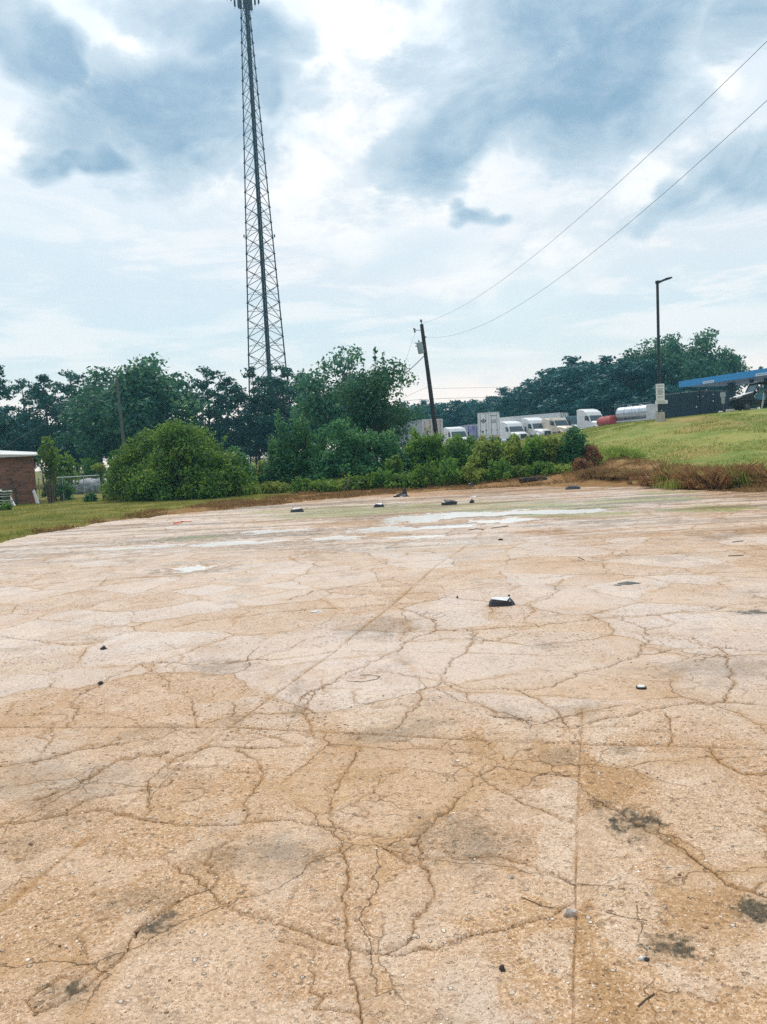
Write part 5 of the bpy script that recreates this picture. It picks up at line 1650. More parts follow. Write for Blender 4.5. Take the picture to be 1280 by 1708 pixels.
def box_trailer(loc, rz, label, side=M_DIRTW, door=M_WHITE, L=14.0, logo=False, H=4.05):
    """rear doors towards local -Y"""
    r = empty('box_trailer', loc, rz, label, 'trailer', 'box trailers parked behind the bushes')
    W = 2.6
    mb = MB(); mb.box((0, L / 2, (1.15 + H) / 2), (W, L, H - 1.15)); mb.build('body', side, r, bevel=.03)
    mb = MB()
    n = int(L / 1.2)
    for s in (-1, 1):
        for i in range(n + 1): mb.box((s * (W / 2 + .008), .2 + i * (L - .4) / n, (1.25 + H) / 2), (.016, .05, H - 1.35))
        mb.box((s * (W / 2 + .02), L / 2, 1.22), (.05, L, .14)); mb.box((s * (W / 2 + .02), L / 2, H - .06), (.05, L, .10))
    mb.build('side_ribs', side, r)
    for s in (-1, 1):
        mb = MB(); mb.box((s * W * .245, -.025, (1.2 + H) / 2), (W * .465, .05, H - 1.4)); d = mb.build('rear_door', door, r, bevel=.01)
        mb = MB()
        for e in (.12, .38):
            mb.tube((s * W * e, -.08, 1.3), (s * W * e, -.08, H - .2), .018, .018, 6)
            mb.box((s * W * e, -.085, 1.9), (.22, .03, .05))
        mb.build('lock_rod', M_BRKT, d)
    mb = MB(); mb.box((0, -.03, H - .07), (W + .02, .1, .13)); mb.box((0, -.03, 1.1), (W + .02, .12, .2))
    for s in (-1, 1): mb.box((s * (W / 2 - .03), -.03, (1.2 + H) / 2), (.09, .1, H - 1.3))
    mb.build('rear_frame', M_DIRTW, r)
    mb = MB()
    for s in (-1, 1): mb.box((s * .9, -.1, 1.1), (.55, .03, .12))
    mb.build('tail_light', M_LAMPR, r)
    mb = MB(); mb.box((0, .05, .55), (1.5, .1, .12)); mb.tube((-.55, .05, .55), (-.55, .05, 1.05), .05, .05, 6); mb.tube((.55, .05, .55), (.55, .05, 1.05), .05, .05, 6); mb.build('underride_guard', M_DIRTW, r)
    for y in (1.2, 2.5):
        for s in (-1, 1): wheel(r, (s * .98, y, .52), .52, .55)
    mb = MB()
    for s in (-1, 1):
        mb.tube((s * .75, L - 3, 0.02), (s * .75, L - 3, 1.1), .07, .07, 8)
        mb.box((s * 1.0, .62, .62), (.5, .02, .75))
    mb.build('landing_gear', M_RUBBERM, r)
    if logo:
        mb = MB(); c = (-.62, -.062, 3.05); s_ = .30
        mb.add([(c[0] - s_ * 1.2, c[1], c[2]), (c[0], c[1], c[2] + s_), (c[0] + s_ * 1.2, c[1], c[2]), (c[0], c[1], c[2] - s_)], [(0, 1, 2, 3)])
        mb.build('diamond_emblem', M_RUBBERM, r)
        mb = MB(); mb.tube((c[0], -.064, c[2]), (c[0], -.070, c[2]), .17, .17, 18); mb.tube((c[0], -.070, c[2]), (c[0], -.076, c[2]), .10, .10, 18); mb.build('emblem_ring', [M_WHITE], r)
        mb = MB(); mb.tube((c[0], -.077, c[2]), (c[0], -.082, c[2]), .12, .12, 18); mb.build('emblem_centre', M_RUBBERM, r)
        mb = MB()
        for i in range(4):
            for j in range(3): mb.box((.62 + (i - 1.5) * .13, -.062, 2.95 + (j - 1) * .15), (.10, .01, .11))
        mb.build('placard', mat_basic('placard_grey', (.30, .34, .36), .5), r)
        mb = MB()
        for i in range(8): mb.box((.28 + i * .09, -.062, 3.62), (.06, .01, .09))
        mb.build('unit_number', M_RUBBERM, r)
        mb = MB(); mb.box((-.75, -.062, 1.75), (.22, .01, .22)); mb.build('decal', M_RUBBERM, r)
    return r

def stand(px, Y, base_y=None):
    p = at(px, base_y or 720, Y)
    return Vector((p.x, Y, tz(p.x, Y)))

# place vehicles; the trailers' rears look at the camera, the cabs' noses too
box_trailer(stand(722, 93), R(16), 'long grey trailer with pinkish rear doors, partly behind the leaning pole', M_GREYS, M_PINK, L=15)
box_trailer(stand(816, 93), R(0.5) - math.atan2(stand(816, 93).x, 93), 'white box trailer with a dark diamond emblem on its rear doors', M_DIRTW, M_WHITE, L=14, logo=True)
semi_tractor(stand(757, 108), R(14), M_WHITE, 'white semi truck between the grey trailer and the purple trailer', .6)
semi_tractor(stand(851, 112), R(16), M_WHITE, 'white semi truck immediately right of the emblem trailer', .72)
semi_tractor(stand(888, 112), R(18), M_WHITE, 'white high roofed semi truck, second right of the emblem trailer', .78)
semi_tractor(stand(922, 110), R(24), M_BEIGE, 'cream coloured semi truck with low roof', .35)
semi_tractor(stand(952, 116), R(10), M_TEAL, 'dark teal semi truck between the cream and the last white one', .45)
semi_tractor(stand(981, 110), R(20), M_WHITE, 'white semi truck nearest the red tank, highest in the row', .85)
purple = box_trailer(stand(792, 122), R(14), 'trailer with a faded purple print beside the emblem trailer', M_PURPLE, M_PURPLE, L=12, H=3.9)
box_trailer(stand(842, 124), R(14), 'plain white trailer behind the first pair of white cabs', M_DIRTW, M_DIRTW, L=12, H=3.8)
box_trailer(stand(872, 124), R(14), 'plain grey white trailer just left of the high roofed cab', M_DIRTW, M_GREYS, L=12, H=3.8)
box_trailer(stand(942, 120), R(50), 'long white trailer sloping down behind the cream truck', M_WHITE, M_WHITE, L=14, H=3.9)

def red_tank():
    p = stand(1015, 104)
    r = empty('red_tank_trailer', p, R(4), 'red round tank on wheels between the last white truck and the silver tanker', 'tank')
    mb = MB()
    mb.tube((0, -2.2, 1.45), (0, 2.4, 1.45), .72, .72, 24); mb.tube((0, -2.4, 1.45), (0, -2.2, 1.45), .45, .72, 24); mb.tube((0, 2.4, 1.45), (0, 2.6, 1.45), .72, .45, 24)
    mb.build('tank', M_RED, r, smooth=False)
    mb = MB(); mb.box((0, 0, .75), (1.4, 5.0, .2)); mb.build('frame', M_RUBBERM, r)
    mb = MB(); mb.tube((0, .4, 2.12), (0, .4, 2.3), .25, .25, 14); mb.build('hatch', M_BRKT, r)
    for s in (-1, 1): wheel(r, (s * .9, 1.2, .45), .45, .3)
red_tank()

def tanker():
    p = stand(1058, 98)
    z = p.z
    r = empty('tanker_trailer', p, R(0), 'shiny silver tanker trailer at the left of the black fence', 'tanker')
    q = lambda px, py, Y: at(px, py, Y) - p
    a, b = q(1036, 690.5, 101.5), q(1086, 686, 97)
    rad = .86
    d = (b - a).normalized()
    mb = MB(); mb.tube(a, b, rad, rad, 32); o = mb.build('tank', M_ALU, r, smooth=False)
    for t in (0, .25, .5, .75, 1):
        c = a + (b - a) * t
        mb = MB(); mb.tube(c - d * .04, c + d * .04, rad + .03, rad + .03, 32); mb.build('band', M_CHROME, r)
    mb = MB(); mb.path([a + Vector((0, 0, rad + .02)), a + Vector((0, 0, rad + .28)), b + Vector((0, 0, rad + .28)), b + Vector((0, 0, rad))], .03)
    for t in (.25, .5, .75): c = a + (b - a) * t; mb.tube(c + Vector((0, 0, rad)), c + Vector((0, 0, rad + .28)), .02, .02, 6)
    mb.build('top_rail', M_BRKT, r)
    mb = MB()
    for t in (.3, .7): c = a + (b - a) * t; mb.tube(c + Vector((0, 0, rad - .05)), c + Vector((0, 0, rad + .12)), .28, .28, 16)
    mb.build('hatch', M_CHROME, r)
    # rear ladder and pipework on the left end
    e = a - d * .7
    mb = MB()
    for s in (-.35, .35):
        n = Vector((-d.y, d.x, 0))
        mb.tube(e + n * s + Vector((0, 0, -1.6)), e + n * s + Vector((0, 0, rad + .25)), .035, .035, 6)
    for k in range(7): mb.tube(e + n * -.35 + Vector((0, 0, -1.3 + k * .35)), e + n * .35 + Vector((0, 0, -1.3 + k * .35)), .02, .02, 6)
    mb.tube(e + Vector((0, 0, rad + .22)), a + Vector((0, 0, rad + .28)), .03, .03, 6)
    mb.tube(e + Vector((0, 0, rad + .22)), e - d * .7 + Vector((0, 0, rad + .15)), .03, .03, 6)
    mb.build('ladder', M_BRKT, r)
    mb = MB()
    mb.tube(a - d * .5 + Vector((0, 0, -.3)), a + Vector((0, 0, -.3)), .4, .62, 16)
    mb.path([a - d * .9 + Vector((0, -.2, -1.1)), a - d * .4 + Vector((0, -.2, -.7)), a + Vector((0, -.2, -1.0)), a + d * 1.2 + Vector((0, -.2, -1.15))], .09)
    mb.box(a - d * .75 + Vector((0, 0, -.5)), (.5, .5, .5))
    mb.build('pipework', M_BRKT, r)
    mb = MB(); mb.box(b + d * .18 + Vector((0, 0, -.3)), (.12, 1.9, 2.4), math.atan2(d.y, d.x)); mb.build('end_shield', M_DIRTW, r)
    mb = MB()
    for s in (-.4, .4):
        n = Vector((-d.y, d.x, 0)); mb.box((a + b) / 2 + n * s + Vector((0, 0, -rad - .12)), ((b - a).length + 1.2, .12, .22), math.atan2(d.y, d.x))
    mb.build('chassis', M_DIRTW, r)
    for t in (.12, .38, .85):
        for s in (-1, 1):
            c = a + (b - a) * t + Vector((-d.y, d.x, 0)) * s * .95
            wt = empty('wheel', (c.x, c.y, .42), math.atan2(d.y, d.x)); wt.parent = r
            mb = MB(); mb.tube((0, -.14, 0), (0, .14, 0), .44, .44, 18); mb.build('tyre', M_TYRE, wt)
            mb = MB(); mb.tube((0, -.155, 0), (0, .155, 0), .22, .22, 14); mb.build('rim', M_CHROME, wt)
tanker()

def far_light():
    p = stand(1007, 125); 
    r = empty('lamp_post', (p.x, 125, p.z), label='thin distant pole standing above the red tank', cat='pole')
    mb = MB(); mb.tube((0, 0, 0), (0, 0, at(1006, 660, 125).z - p.z), .10, .08, 8); mb.build('pole', M_STEEL, r)
    mb = MB(); mb.box((.3, 0, at(1006, 660, 125).z - p.z), (.7, .2, .1)); mb.build('lamp_head', M_STEEL, r)
far_light()

def buggy():
    Y = 56.0
    p = at(1226, 692, Y); z = max(tz(p.x, Y), at(1236, 691.5, Y).z - .02)
    r = empty('utility_buggy', (p.x, Y, z), 0, 'black off road buggy with roof frame and a reflection painted white on its hood, at the right edge', 'buggy')
    # local x to the right, front at x=0
    mb = MB(); body = [(.05, .42), (.0, .95), (.25, 1.12), (1.05, 1.28), (1.15, .75), (1.9, .62), (2.2, 1.1), (3.0, 1.15), (3.1, .5), (2.9, .42)]
    mb.prism(body, -.72, .72, 'y'); mb.build('body', M_BLACK, r, bevel=.04)
    mb = MB(); mb.prism([(.12, 1.09), (.3, 1.17), (1.12, 1.37), (1.12, 1.32), (.3, 1.12), (.14, 1.04)], -.60, .60, 'y'); mb.build('hood', M_WHITE, r, bevel=.02)  # white panel stands in for light reflected off the black hood
    mb = MB(); mb.box((-.02, 0, .92), (.06, 1.1, .20)); mb.build('grille', M_RUBBERM, r)
    for s in (-.5, .5):
        mb = MB(); mb.box((-.04, s, 1.0), (.08, .26, .14)); mb.build('headlight', M_LENS, r, bevel=.03)
    mb = MB(); mb.path([(-.12, -.6, .45), (-.18, -.55, .85), (-.18, .55, .85), (-.12, .6, .45)], .03); mb.box((-.08, 0, .55), (.1, 1.0, .14)); mb.build('brush_guard', M_BLACK, r)
    mb = MB()
    for s in (-.68, .68):
        mb.path([(1.05, s, 1.25), (1.42, s, 1.95), (2.75, s, 1.97), (2.95, s, 1.15)], .035)
        mb.tube((2.05, s, 1.96), (2.1, s, .7), .035, .035, 6)
    for x_ in (1.42, 2.05, 2.75): mb.tube((x_, -.68, 1.95), (x_, .68, 1.95), .03, .03, 6)
    mb.build('roll_cage', M_BLACK, r)
    mb = MB(); mb.prism([(1.3, 1.97), (1.36, 2.04), (2.8, 2.05), (2.85, 1.99)], -.75, .75, 'y'); mb.build('roof', M_BLACK, r, bevel=.02)
    mb = MB(); mb.add([(1.1, -.64, 1.3), (1.1, .64, 1.3), (1.41, .62, 1.9), (1.41, -.62, 1.9)], [(0, 1, 2, 3)])
    mb.add([(1.115, -.64, 1.3), (1.115, .64, 1.3), (1.425, .62, 1.9), (1.425, -.62, 1.9)], [(3, 2, 1, 0)]); mb.build('windshield', M_GLASS, r)
    mb = MB(); mb.prism([(1.7, .7), (1.75, .95), (2.25, 1.0), (2.35, 1.6), (2.5, 1.6), (2.4, .9), (2.3, .7)], -.55, .55, 'y'); mb.build('seat', M_BLACK, r, bevel=.04)
    mb = MB(); mb.prism([(1.18, .8), (1.25, 1.2), (1.95, 1.1), (1.9, .7)], -.745, -.725, 'y'); mb.build('side_panel', mat_basic('side_panel_blue', (.03, .16, .26), .3), r)
    mb = MB(); mb.tube((1.45, .25, 1.3), (1.62, .25, 1.42), .18, .18, 16); mb.build('steering_wheel', M_BLACK, r)
    for x_ in (.55, 2.55):
        for s in (-.68, .68):
            w = wheel(r, (x_, s, .34), .34, .26, 'y', M_BRKT)
        for s in (-1, 1):
            mb = MB(); mb.prism([(x_ - .45, .55), (x_ - .3, .82), (x_ + .3, .82), (x_ + .45, .55), (x_ + .36, .55), (x_ + .24, .74), (x_ - .24, .74), (x_ - .36, .55)], s * .56, s * .84, 'y'); mb.build('fender', M_BLACK, r)
buggy()

# --- brick shed at the left edge with white metal roof
def brick_mat():
    m, T = new_mat('red_brown_brick')
    out = T.n('ShaderNodeOutputMaterial'); b = T.n('ShaderNodeBsdfPrincipled', i_Roughness=.9); T.put(out.inputs[0], b)
    co = T.n('ShaderNodeTexCoord').outputs['Object']
    sp = T.n('ShaderNodeSeparateXYZ', i_0=co); mp = T.n('ShaderNodeCombineXYZ', i_0=T.m('ADD', sp.outputs[0], sp.outputs[1]), i_1=sp.outputs[2])
    bt = T.n('ShaderNodeTexBrick', i_Vector=mp.outputs[0], i_Color1=(.30, .125, .075), i_Color2=(.070, .036, .030), i_Mortar=(.22, .15, .12))
    bt.inputs['Scale'].default_value = 1.0
    bt.inputs['Brick Width'].default_value = .40; bt.inputs['Row Height'].default_value = .13; bt.inputs['Mortar Size'].default_value = .010; bt.inputs['Bias'].default_value = -.1
    n = T.noise(co, 5, 4, .6)
    T.put(b.inputs['Base Color'], T.mix(T.rng(n, .4, .65, 0, .6), bt.outputs['Color'], (.24, .13, .09)))
    return m
M_BRICK = brick_mat()
def shed():
    Y = 46.0
    c = at(63, 838, Y)
    r = empty('brick_shed', (c.x, Y, 0), 0, 'small red brown brick shed with a white metal roof at the left edge', 'shed')
    W, D, H = 6.5, 5.0, at(60, 760, Y).z
    rot = Matrix.Rotation(R(-4), 4, 'Z')
    r.rotation_euler.z = R(25)
    mb = MB(); mb.box((-W / 2, D / 2, H / 2 - .1), (W, D, H + .2)); mb.build('wall', M_BRICK, r)
    mb = MB()
    mb.add([(.25, -.30, H + .0), (-W - .3, -.30, H + .0), (-W - .3, D + .3, H + .95), (.25, D + .3, H + .30), (.25, -.30, H + .07), (-W - .3, -.30, H + .07), (-W - .3, D + .3, H + 1.02), (.25, D + .3, H + .37)],
           [(0, 1, 2, 3), (4, 5, 6, 7), (0, 1, 5, 4), (1, 2, 6, 5), (2, 3, 7, 6), (3, 0, 4, 7)])
    rf = mb.build('roof', M_DIRTW, r)
    mb = MB(); mb.prism([(.25, H - .02), (.25, H + .05), (-W - .3, H + .42), (-W - .3, H - .04)], -.36, -.30, 'y'); mb.build('fascia', M_DIRTW, r)
    mb = MB(); mb.path([(-1.35, -.04, 1.6), (-1.3, -.05, 1.2), (-1.15, -.06, .9), (-1.12, -.05, 0)], .03); mb.build('conduit', M_POLEG, r)
    # stacked panels against the wall
    gm = mat_basic('weathered_green_white_board', (.52, .56, .48), .8, col2=(.16, .22, .12), scale=2.2, streak=(1, 1, 5))
    base = at(4, 845, 43.0)
    s = empty('panel_stack', (base.x, 43.0, 0), R(-8), 'stack of weathered green white panels leaning by the brick shed', 'panel stack')
    for k in range(6):
        mb = MB(); z = .12 + k * .17
        mb.box((-.35 + .03 * (k % 3), 0, z), (1.5, .8, .055), M=Matrix.Rotation(R(4 + (k % 3) * 3), 4, 'Y')); mb.build('panel', gm, s)
    mb = MB()
    for x_ in (-.8, -.1, .3): mb.box((x_, 0, .5), (.08, .6, .96))
    mb.build('stacking_block', M_POLEG, s)
    labs = ['thin white board leaning on the panel stack', 'second white board propped beside the panel stack', 'white board leaning on the shed corner', 'narrower white board next to the one on the shed corner']
    for i, (xb, yb, xt, yt, Yb) in enumerate(((25.5, 845, 14.5, 823, 43.2), (21, 845, 15.5, 828, 43.6), (65, 839.5, 57, 817, 45.2), (62, 839, 55.5, 818.5, 45.3))):
        a = at(xb, yb, Yb); a.z = 0.0
        t = at(xt, yt, Yb + .35)
        mb = MB(); d = (t - a); L = d.length
        M4 = d.to_track_quat('Z', 'Y').to_matrix().to_4x4()
        mb.box((t - a) / 2, (.10, .03, L), M=M4)
        o = mb.build('board', M_WHITE, loc=a); tag(o, labs[i], 'board')
shed()

# --- chain link fence from the shed to the big bush
def chain_fence():
    A, B = at(65, 803, 46.5), at(228, 772, 58.0)
    z0 = 0
    r = empty('chain_link_fence', (A.x, A.y, z0), 0, 'galvanised chain link fence between the brick shed and the big bush', 'fence')
    a, b = Vector((0, 0, 0)), Vector((B.x - A.x, B.y - A.y, 0))
    H = 1.45
    galv = mat_basic('galvanised_pipe', (.48, .52, .54), .45, .4, .08)
    mb = MB(); mb.tube(a + Vector((0, 0, H)), b + Vector((0, 0, H)), .032, .032, 8); mb.build('top_rail', galv, r)
    for k in range(6):
        c = a + (b - a) * (k / 5)
        mb = MB(); mb.tube(c + Vector((0, 0, -.2)), c + Vector((0, 0, H + .03)), .032, .032, 8); mb.build('post', galv, r)
    mb = MB(); L = (b - a).length; d = (b - a) / L; n = int(L / .13); hh = H - .05
    for i in range(n):
        for s in (1, -1):
            x0 = i * .13; x1 = x0 + s * hh * .55
            x1 = min(max(x1, 0), L)
            mb.tube(a + d * x0 + Vector((0, 0, .05)), a + d * x1 + Vector((0, 0, .05 + abs(x1 - x0) / .55)), .0022, .0022, 3, False)
    mb.build('mesh', galv, r)
chain_fence()

def tarp_pile():
    m = mat_basic('blue_grey_tarp', (.06, .08, .10), .6, col2=(.28, .30, .31), scale=2.6, streak=(1.2, 1, 2.2))
    rs = np.random.RandomState(8)
    c = at(152, 806, 60.0)
    labs = ['streaked grey tarp covered pile behind the fence, right part', 'streaked grey tarp covered pile behind the fence, left part']
    for i, (px, w, h) in enumerate(((170, 3.7, 1.25), (124, 2.6, 1.15))):
        c = at(px, 800, 60.0 + i * .6)
        n, k = 30, 14
        X, T_ = np.meshgrid(np.linspace(-w / 2, w / 2, n), np.linspace(0, math.pi, k))
        sag = 1 - .25 * np.abs(np.sin(X * 3.1 + i))
        Yy = -np.cos(T_) * 1.1
        Z = (np.sin(T_) ** .7) * h * (sag * .4 + .6) + .07 * (fbm(X * 3 + 9, T_ * 3, 3, 4) - .5)
        edge = np.clip((w / 2 - np.abs(X)) / .35, 0.05, 1) ** .5
        V = np.stack([X.ravel(), Yy.ravel(), (Z * edge).ravel()], 1)
        o = np_mesh('tarp_covered_pile', V, grid_faces(k, n), m, smooth=True)
        sol = o.modifiers.new('thick', 'SOLIDIFY'); sol.thickness = .02
        o.location = (c.x, 60.0 + i * .6, tz(c.x, 60))
        tag(o, labs[i], 'covered pile')
tarp_pile()

def topiary():
    c = at(173, 815, 45.0)
    rs = np.random.RandomState(9)
    r = empty('vine_covered_stump', (c.x, 45.0, 0), 0, 'mushroom shaped vine covered stump in front of the chain link fence', 'stump')
    h = at(168, 770, 45.0).z
    mb = MB(); mb.tube((.04, 0, -.1), (-.12, 0, h - .35), .12, .09, 8); mb.build('trunk', M_BARK, r)
    P, N = clump_leaves([((-.16, 0, h - .32), (.38, .36, .24)), ((-.22, .05, h - .22), (.25, .25, .16))], .08, 2.5, rs)
    V, Fq = leaf_quads(P, N, .08, rs); np_mesh('crown', V, Fq, L_WEED, r)
    P, N = clump_leaves([((-.08, 0, h - .75), (.18, .18, .4)), ((0, 0, h - 1.2), (.15, .15, .35))], .07, 2.0, rs)
    V, Fq = leaf_quads(P, N, .07, rs); np_mesh('vine', V, Fq, L_BUSHD, r)
topiary()

# --- litter on the lot
M_TRASH = mat_basic('black_plastic', (.014, .016, .020), .35, 0, .2, 8)
M_PAPER = mat_basic('white_scrap', (.70, .70, .69), .55, 0, .12, 14)
M_STICK = mat_basic('wet_stick', (.09, .055, .035), .8)
M_STONE = mat_basic('loose_stone', (.60, .52, .44), .9, 0, .2, 20, bump=.5)
M_DSTONE = mat_basic('dark_stone', (.05, .045, .04), .8, 0, .2, 20)

def lump(name, px, py, w, d, h, mat, lab, cat, seed, rz=0.0, Yov=None, dz=0.0, jag=.35):
    """an irregular crumpled solid resting on the ground"""
    rs = np.random.RandomState(seed)
    c = gnd(px, py)
    import bmesh
    bm = bmesh.new()
    bmesh.ops.create_icosphere(bm, subdivisions=2, radius=1)
    for v in bm.verts:
        k = 1 + rs.uniform(-jag, jag)
        v.co = Vector((v.co.x * k * w / 2, v.co.y * k * d / 2, max(-.08, v.co.z * k) * h))
    me = bpy.data.meshes.new(name); bm.to_mesh(me); bm.free()
    me.materials.append(mat)
    o = bpy.data.objects.new(name, me); COL.objects.link(o)
    z = 0 if math.hypot(c.x, c.y) < float(edge_r(math.atan2(c.x, c.y))) else tz(c.x, c.y) - .06
    o.location = (c.x, c.y, z + dz); o.rotation_euler.z = rz
    return tag(o, lab, cat)

def crushed_part(px, py, w, h, lab, seed, rz=0.0, flip=1):
    """crushed black plastic piece with a pale torn face on top"""
    rs = np.random.RandomState(seed)
    c = gnd(px, py + 4)
    k = w
    r = empty('crushed_plastic', (c.x, c.y, -.002), rz, lab, 'litter')
    j = lambda s=.06: rs.uniform(-s, s) * k
    bot = [(-.50 * k, -.10 * k, .02 * k), (-.36 * k, -.26 * k, 0), (.10 * k, -.28 * k, 0), (.42 * k, -.22 * k, 0), (.5 * k, -.02 * k, .03 * k), (.40 * k, .22 * k, 0), (-.1 * k, .28 * k, 0), (-.42 * k, .16 * k, 0)]
    top = [(-.46 * k, -.04 * k, .22 * h + h * .3), (-.33 * k, -.12 * k, h * .66), (.05 * k, -.16 * k, h * .60), (.40 * k, -.12 * k, h * .5), (.46 * k, .02 * k, h * .55), (.30 * k, .14 * k, h * .98), (-.08 * k, .16 * k, h * .92), (-.33 * k, .10 * k, h * .8)]
    top = [(x * flip + j(), y + j(), z) for x, y, z in top]; bot = [(x * flip + j(), y + j(), z) for x, y, z in bot]
    mb = MB(); mb.add(bot + top, [(i, (i + 1) % 8, 8 + (i + 1) % 8, 8 + i) for i in range(8)] + [tuple(range(8)), tuple(range(8, 16))])
    mb.build('shell', M_TRASH, r, bevel=.004)
    t = [Vector(p) + Vector((0, -.004, .006)) for p in top]
    mb = MB()
    a, b_, c_, d_ = t[1] * .6 + t[7] * .4, t[2] * .45 + t[3] * .55, t[4] * .35 + t[5] * .65, t[7] * .9 + t[6] * .1
    up1 = Vector((0, 0, .004))
    q = [a, b_, c_, d_]
    mb.add(q + [p + up1 for p in q], [(3, 2, 1, 0), (4, 5, 6, 7), (0, 1, 5, 4), (1, 2, 6, 5), (2, 3, 7, 6), (3, 0, 4, 7)])
    mb.build('torn_lining', M_PAPER if seed < 4 else M_POLEG, r)
    mb = MB(); p = Vector(top[5]); mb.tube(p - Vector((.02 * k, 0, .03)), p + Vector((.03 * k, .01, .012)), .012 + .03 * k, .01, 7); mb.build('clip', M_TRASH, r)
    return r
crushed_part(837, 1006, .27, .095, 'crushed black plastic piece with a white torn face, alone in the middle of the lot', 1, R(-6))
crushed_part(496, 850, .42, .16, 'black plastic lump with pale top near the left far edge', 2, R(10), -1)
crushed_part(633, 842, .36, .15, 'small black and white plastic lump near the far weeds', 3, R(-15))
crushed_part(750, 838, .52, .17, 'flattened black piece with upturned end before the puddle', 4, R(8), -1)
crushed_part(956, 812, .62, .16, 'dark flat debris at the far right edge of the lot', 5, R(4))
lump('black_debris', 669, 829, .62, .3, .12, M_TRASH, 'long black debris on rusty soil below the lime weeds', 'litter', 21, .1)
lump('black_debris', 676, 826, .2, .12, .30, M_TRASH, 'upright end of the long black debris below the lime weeds', 'litter', 22)
lump('black_debris', 788, 839, .2, .15, .11, M_TRASH, 'small black scrap right of the flattened piece', 'litter', 23)
lump('black_debris', 786, 812, .26, .2, .28, M_TRASH, 'black upright scrap in the dry grass below the bushes', 'litter', 24)
lump('black_debris', 835, 901, .001 + .1, .06, .03, M_TRASH, 'tiny dark scrap on the sandy ground right of the sticks', 'litter', 25)
lump('grey_rag', 1048, 974, .24, .16, .022, mat_basic('grey_rag', (.12, .13, .12), .9), 'flat grey rag on the right of the lot', 'rag', 26, .2)
lump('grey_rag', 1030, 977, .09, .07, .012, mat_basic('grey_rag_scrap', (.14, .15, .14), .9), 'small torn piece left of the flat grey rag', 'rag', 27, .2)
lump('white_scrap', 528, 1021, .13, .06, .02, M_PAPER, 'white scrap lying left of the long joint', 'litter', 28, .4, jag=.2)
lump('stone', 173, 1083, .055, .045, .03, M_DSTONE, 'dark stone on the left, upper of two', 'stone', 29)
lump('stone', 168, 1140, .05, .03, .02, M_DSTONE, 'dark flat stone on the left, lower of two', 'stone', 30)
lump('stone', 763, 997, .03, .03, .025, M_DSTONE, 'small brown stone left of the crushed plastic piece', 'stone', 31)
lump('stone', 838, 1617, .018, .022, .016, M_DSTONE, 'black pebble near the bottom centre', 'stone', 32)
lump('stone', 951, 1525, .042, .036, .024, M_STONE, 'pale grey stone lying on the vertical joint', 'stone', 33)
lump('stone', 1071, 1600, .026, .012, .010, M_PAPER, 'white chip beside the lower right dark stain', 'stone', 34, .2)
lump('stone', 853, 1464, .02, .015, .012, M_STONE, 'grey pebble on the crack left of the joint', 'stone', 35)
lump('stone', 1079, 1602, .016, .012, .010, M_DSTONE, 'dark chip right of the white one', 'stone', 36)
lump('white_scrap', 790, 829, .26, .16, .05, M_PAPER, 'white scrap at the far edge below the bushes', 'litter', 37)
lump('white_scrap', 1102, 806, .12, .1, .07, M_PAPER, 'white scrap at the foot of the rusty brush', 'litter', 38)
lump('white_scrap', 125, 831, .14, .12, .10, M_PAPER, 'white scrap in the grass below the fence', 'litter', 39)
lump('white_scrap', 6, 862, .10, .08, .06, M_PAPER, 'white scrap in the grass at the left edge', 'litter', 40)
lump('white_scrap', 110, 841, .10, .08, .05, M_PAPER, 'white scrap on the mown grass in front of the shed shrubs', 'litter', 41)
lump('white_scrap', 1065, 800, .14, .1, .06, M_PAPER, 'pale scrap in the dry grass, left of the rusty brush', 'litter', 42)

def cap():
    c = gnd(1070, 1148)
    r = empty('bottle_cap', (c.x, c.y, 0), 0, 'small black ringed cap with pale top on the right of the lot', 'cap')
    mb = MB(); mb.tube((0, 0, 0), (0, 0, .014), .034, .034, 22); mb.build('rim', M_TRASH, r, bevel=.003)
    mb = MB(); mb.tube((0, 0, .0135), (0, 0, .017), .026, .025, 22); mb.build('top', M_PAPER, r)
cap()

def sticks():
    L = [([(782, 885), (795, 883), (806, 884)], .010, 'dark broken stick, left of the pair near the puddle'), ([(820, 882), (834, 880), (848, 878)], .010, 'dark broken stick, right of the pair near the puddle'),
         ([(580, 1137), (605, 1138), (630, 1133), (634, 1129), (618, 1126), (600, 1127)], .0022, 'thin bent wire lying on the lot right of the long joint'), ([(1012, 1523), (1035, 1530), (1080, 1537)], .0018, 'thin brown twig on the pale plate at lower right'),
         ([(1065, 1680), (1078, 1668), (1092, 1659)], .0022, 'short reddish twig at the lower right corner'), ([(1222, 905), (1240, 903)], .007, 'pale short stick on the right'),
         ([(1215, 928), (1240, 927)], .006, 'dark short stick near the right edge'), ([(965, 930), (976, 935)], .005, 'small dark twig in the middle right of the lot'), ([(870, 1497), (905, 1512), (925, 1516)], .0013, 'tiny dark twig in the crack near the joint')]
    for i, (pts, rad, lab) in enumerate(L):
        P = [gnd(*p) + Vector((0, 0, rad * 1.0 + .001)) for p in pts]
        o0 = P[0].copy()
        mb = MB(); mb.path([p - o0 for p in P], rad, 6)
        o = mb.build('stick' if i in (0, 1, 5, 6, 7) else 'twig', M_STICK if i not in (5,) else M_POLEG, loc=o0)
        tag(o, lab, 'stick' if i in (0, 1, 5, 6, 7) else 'twig')
sticks()

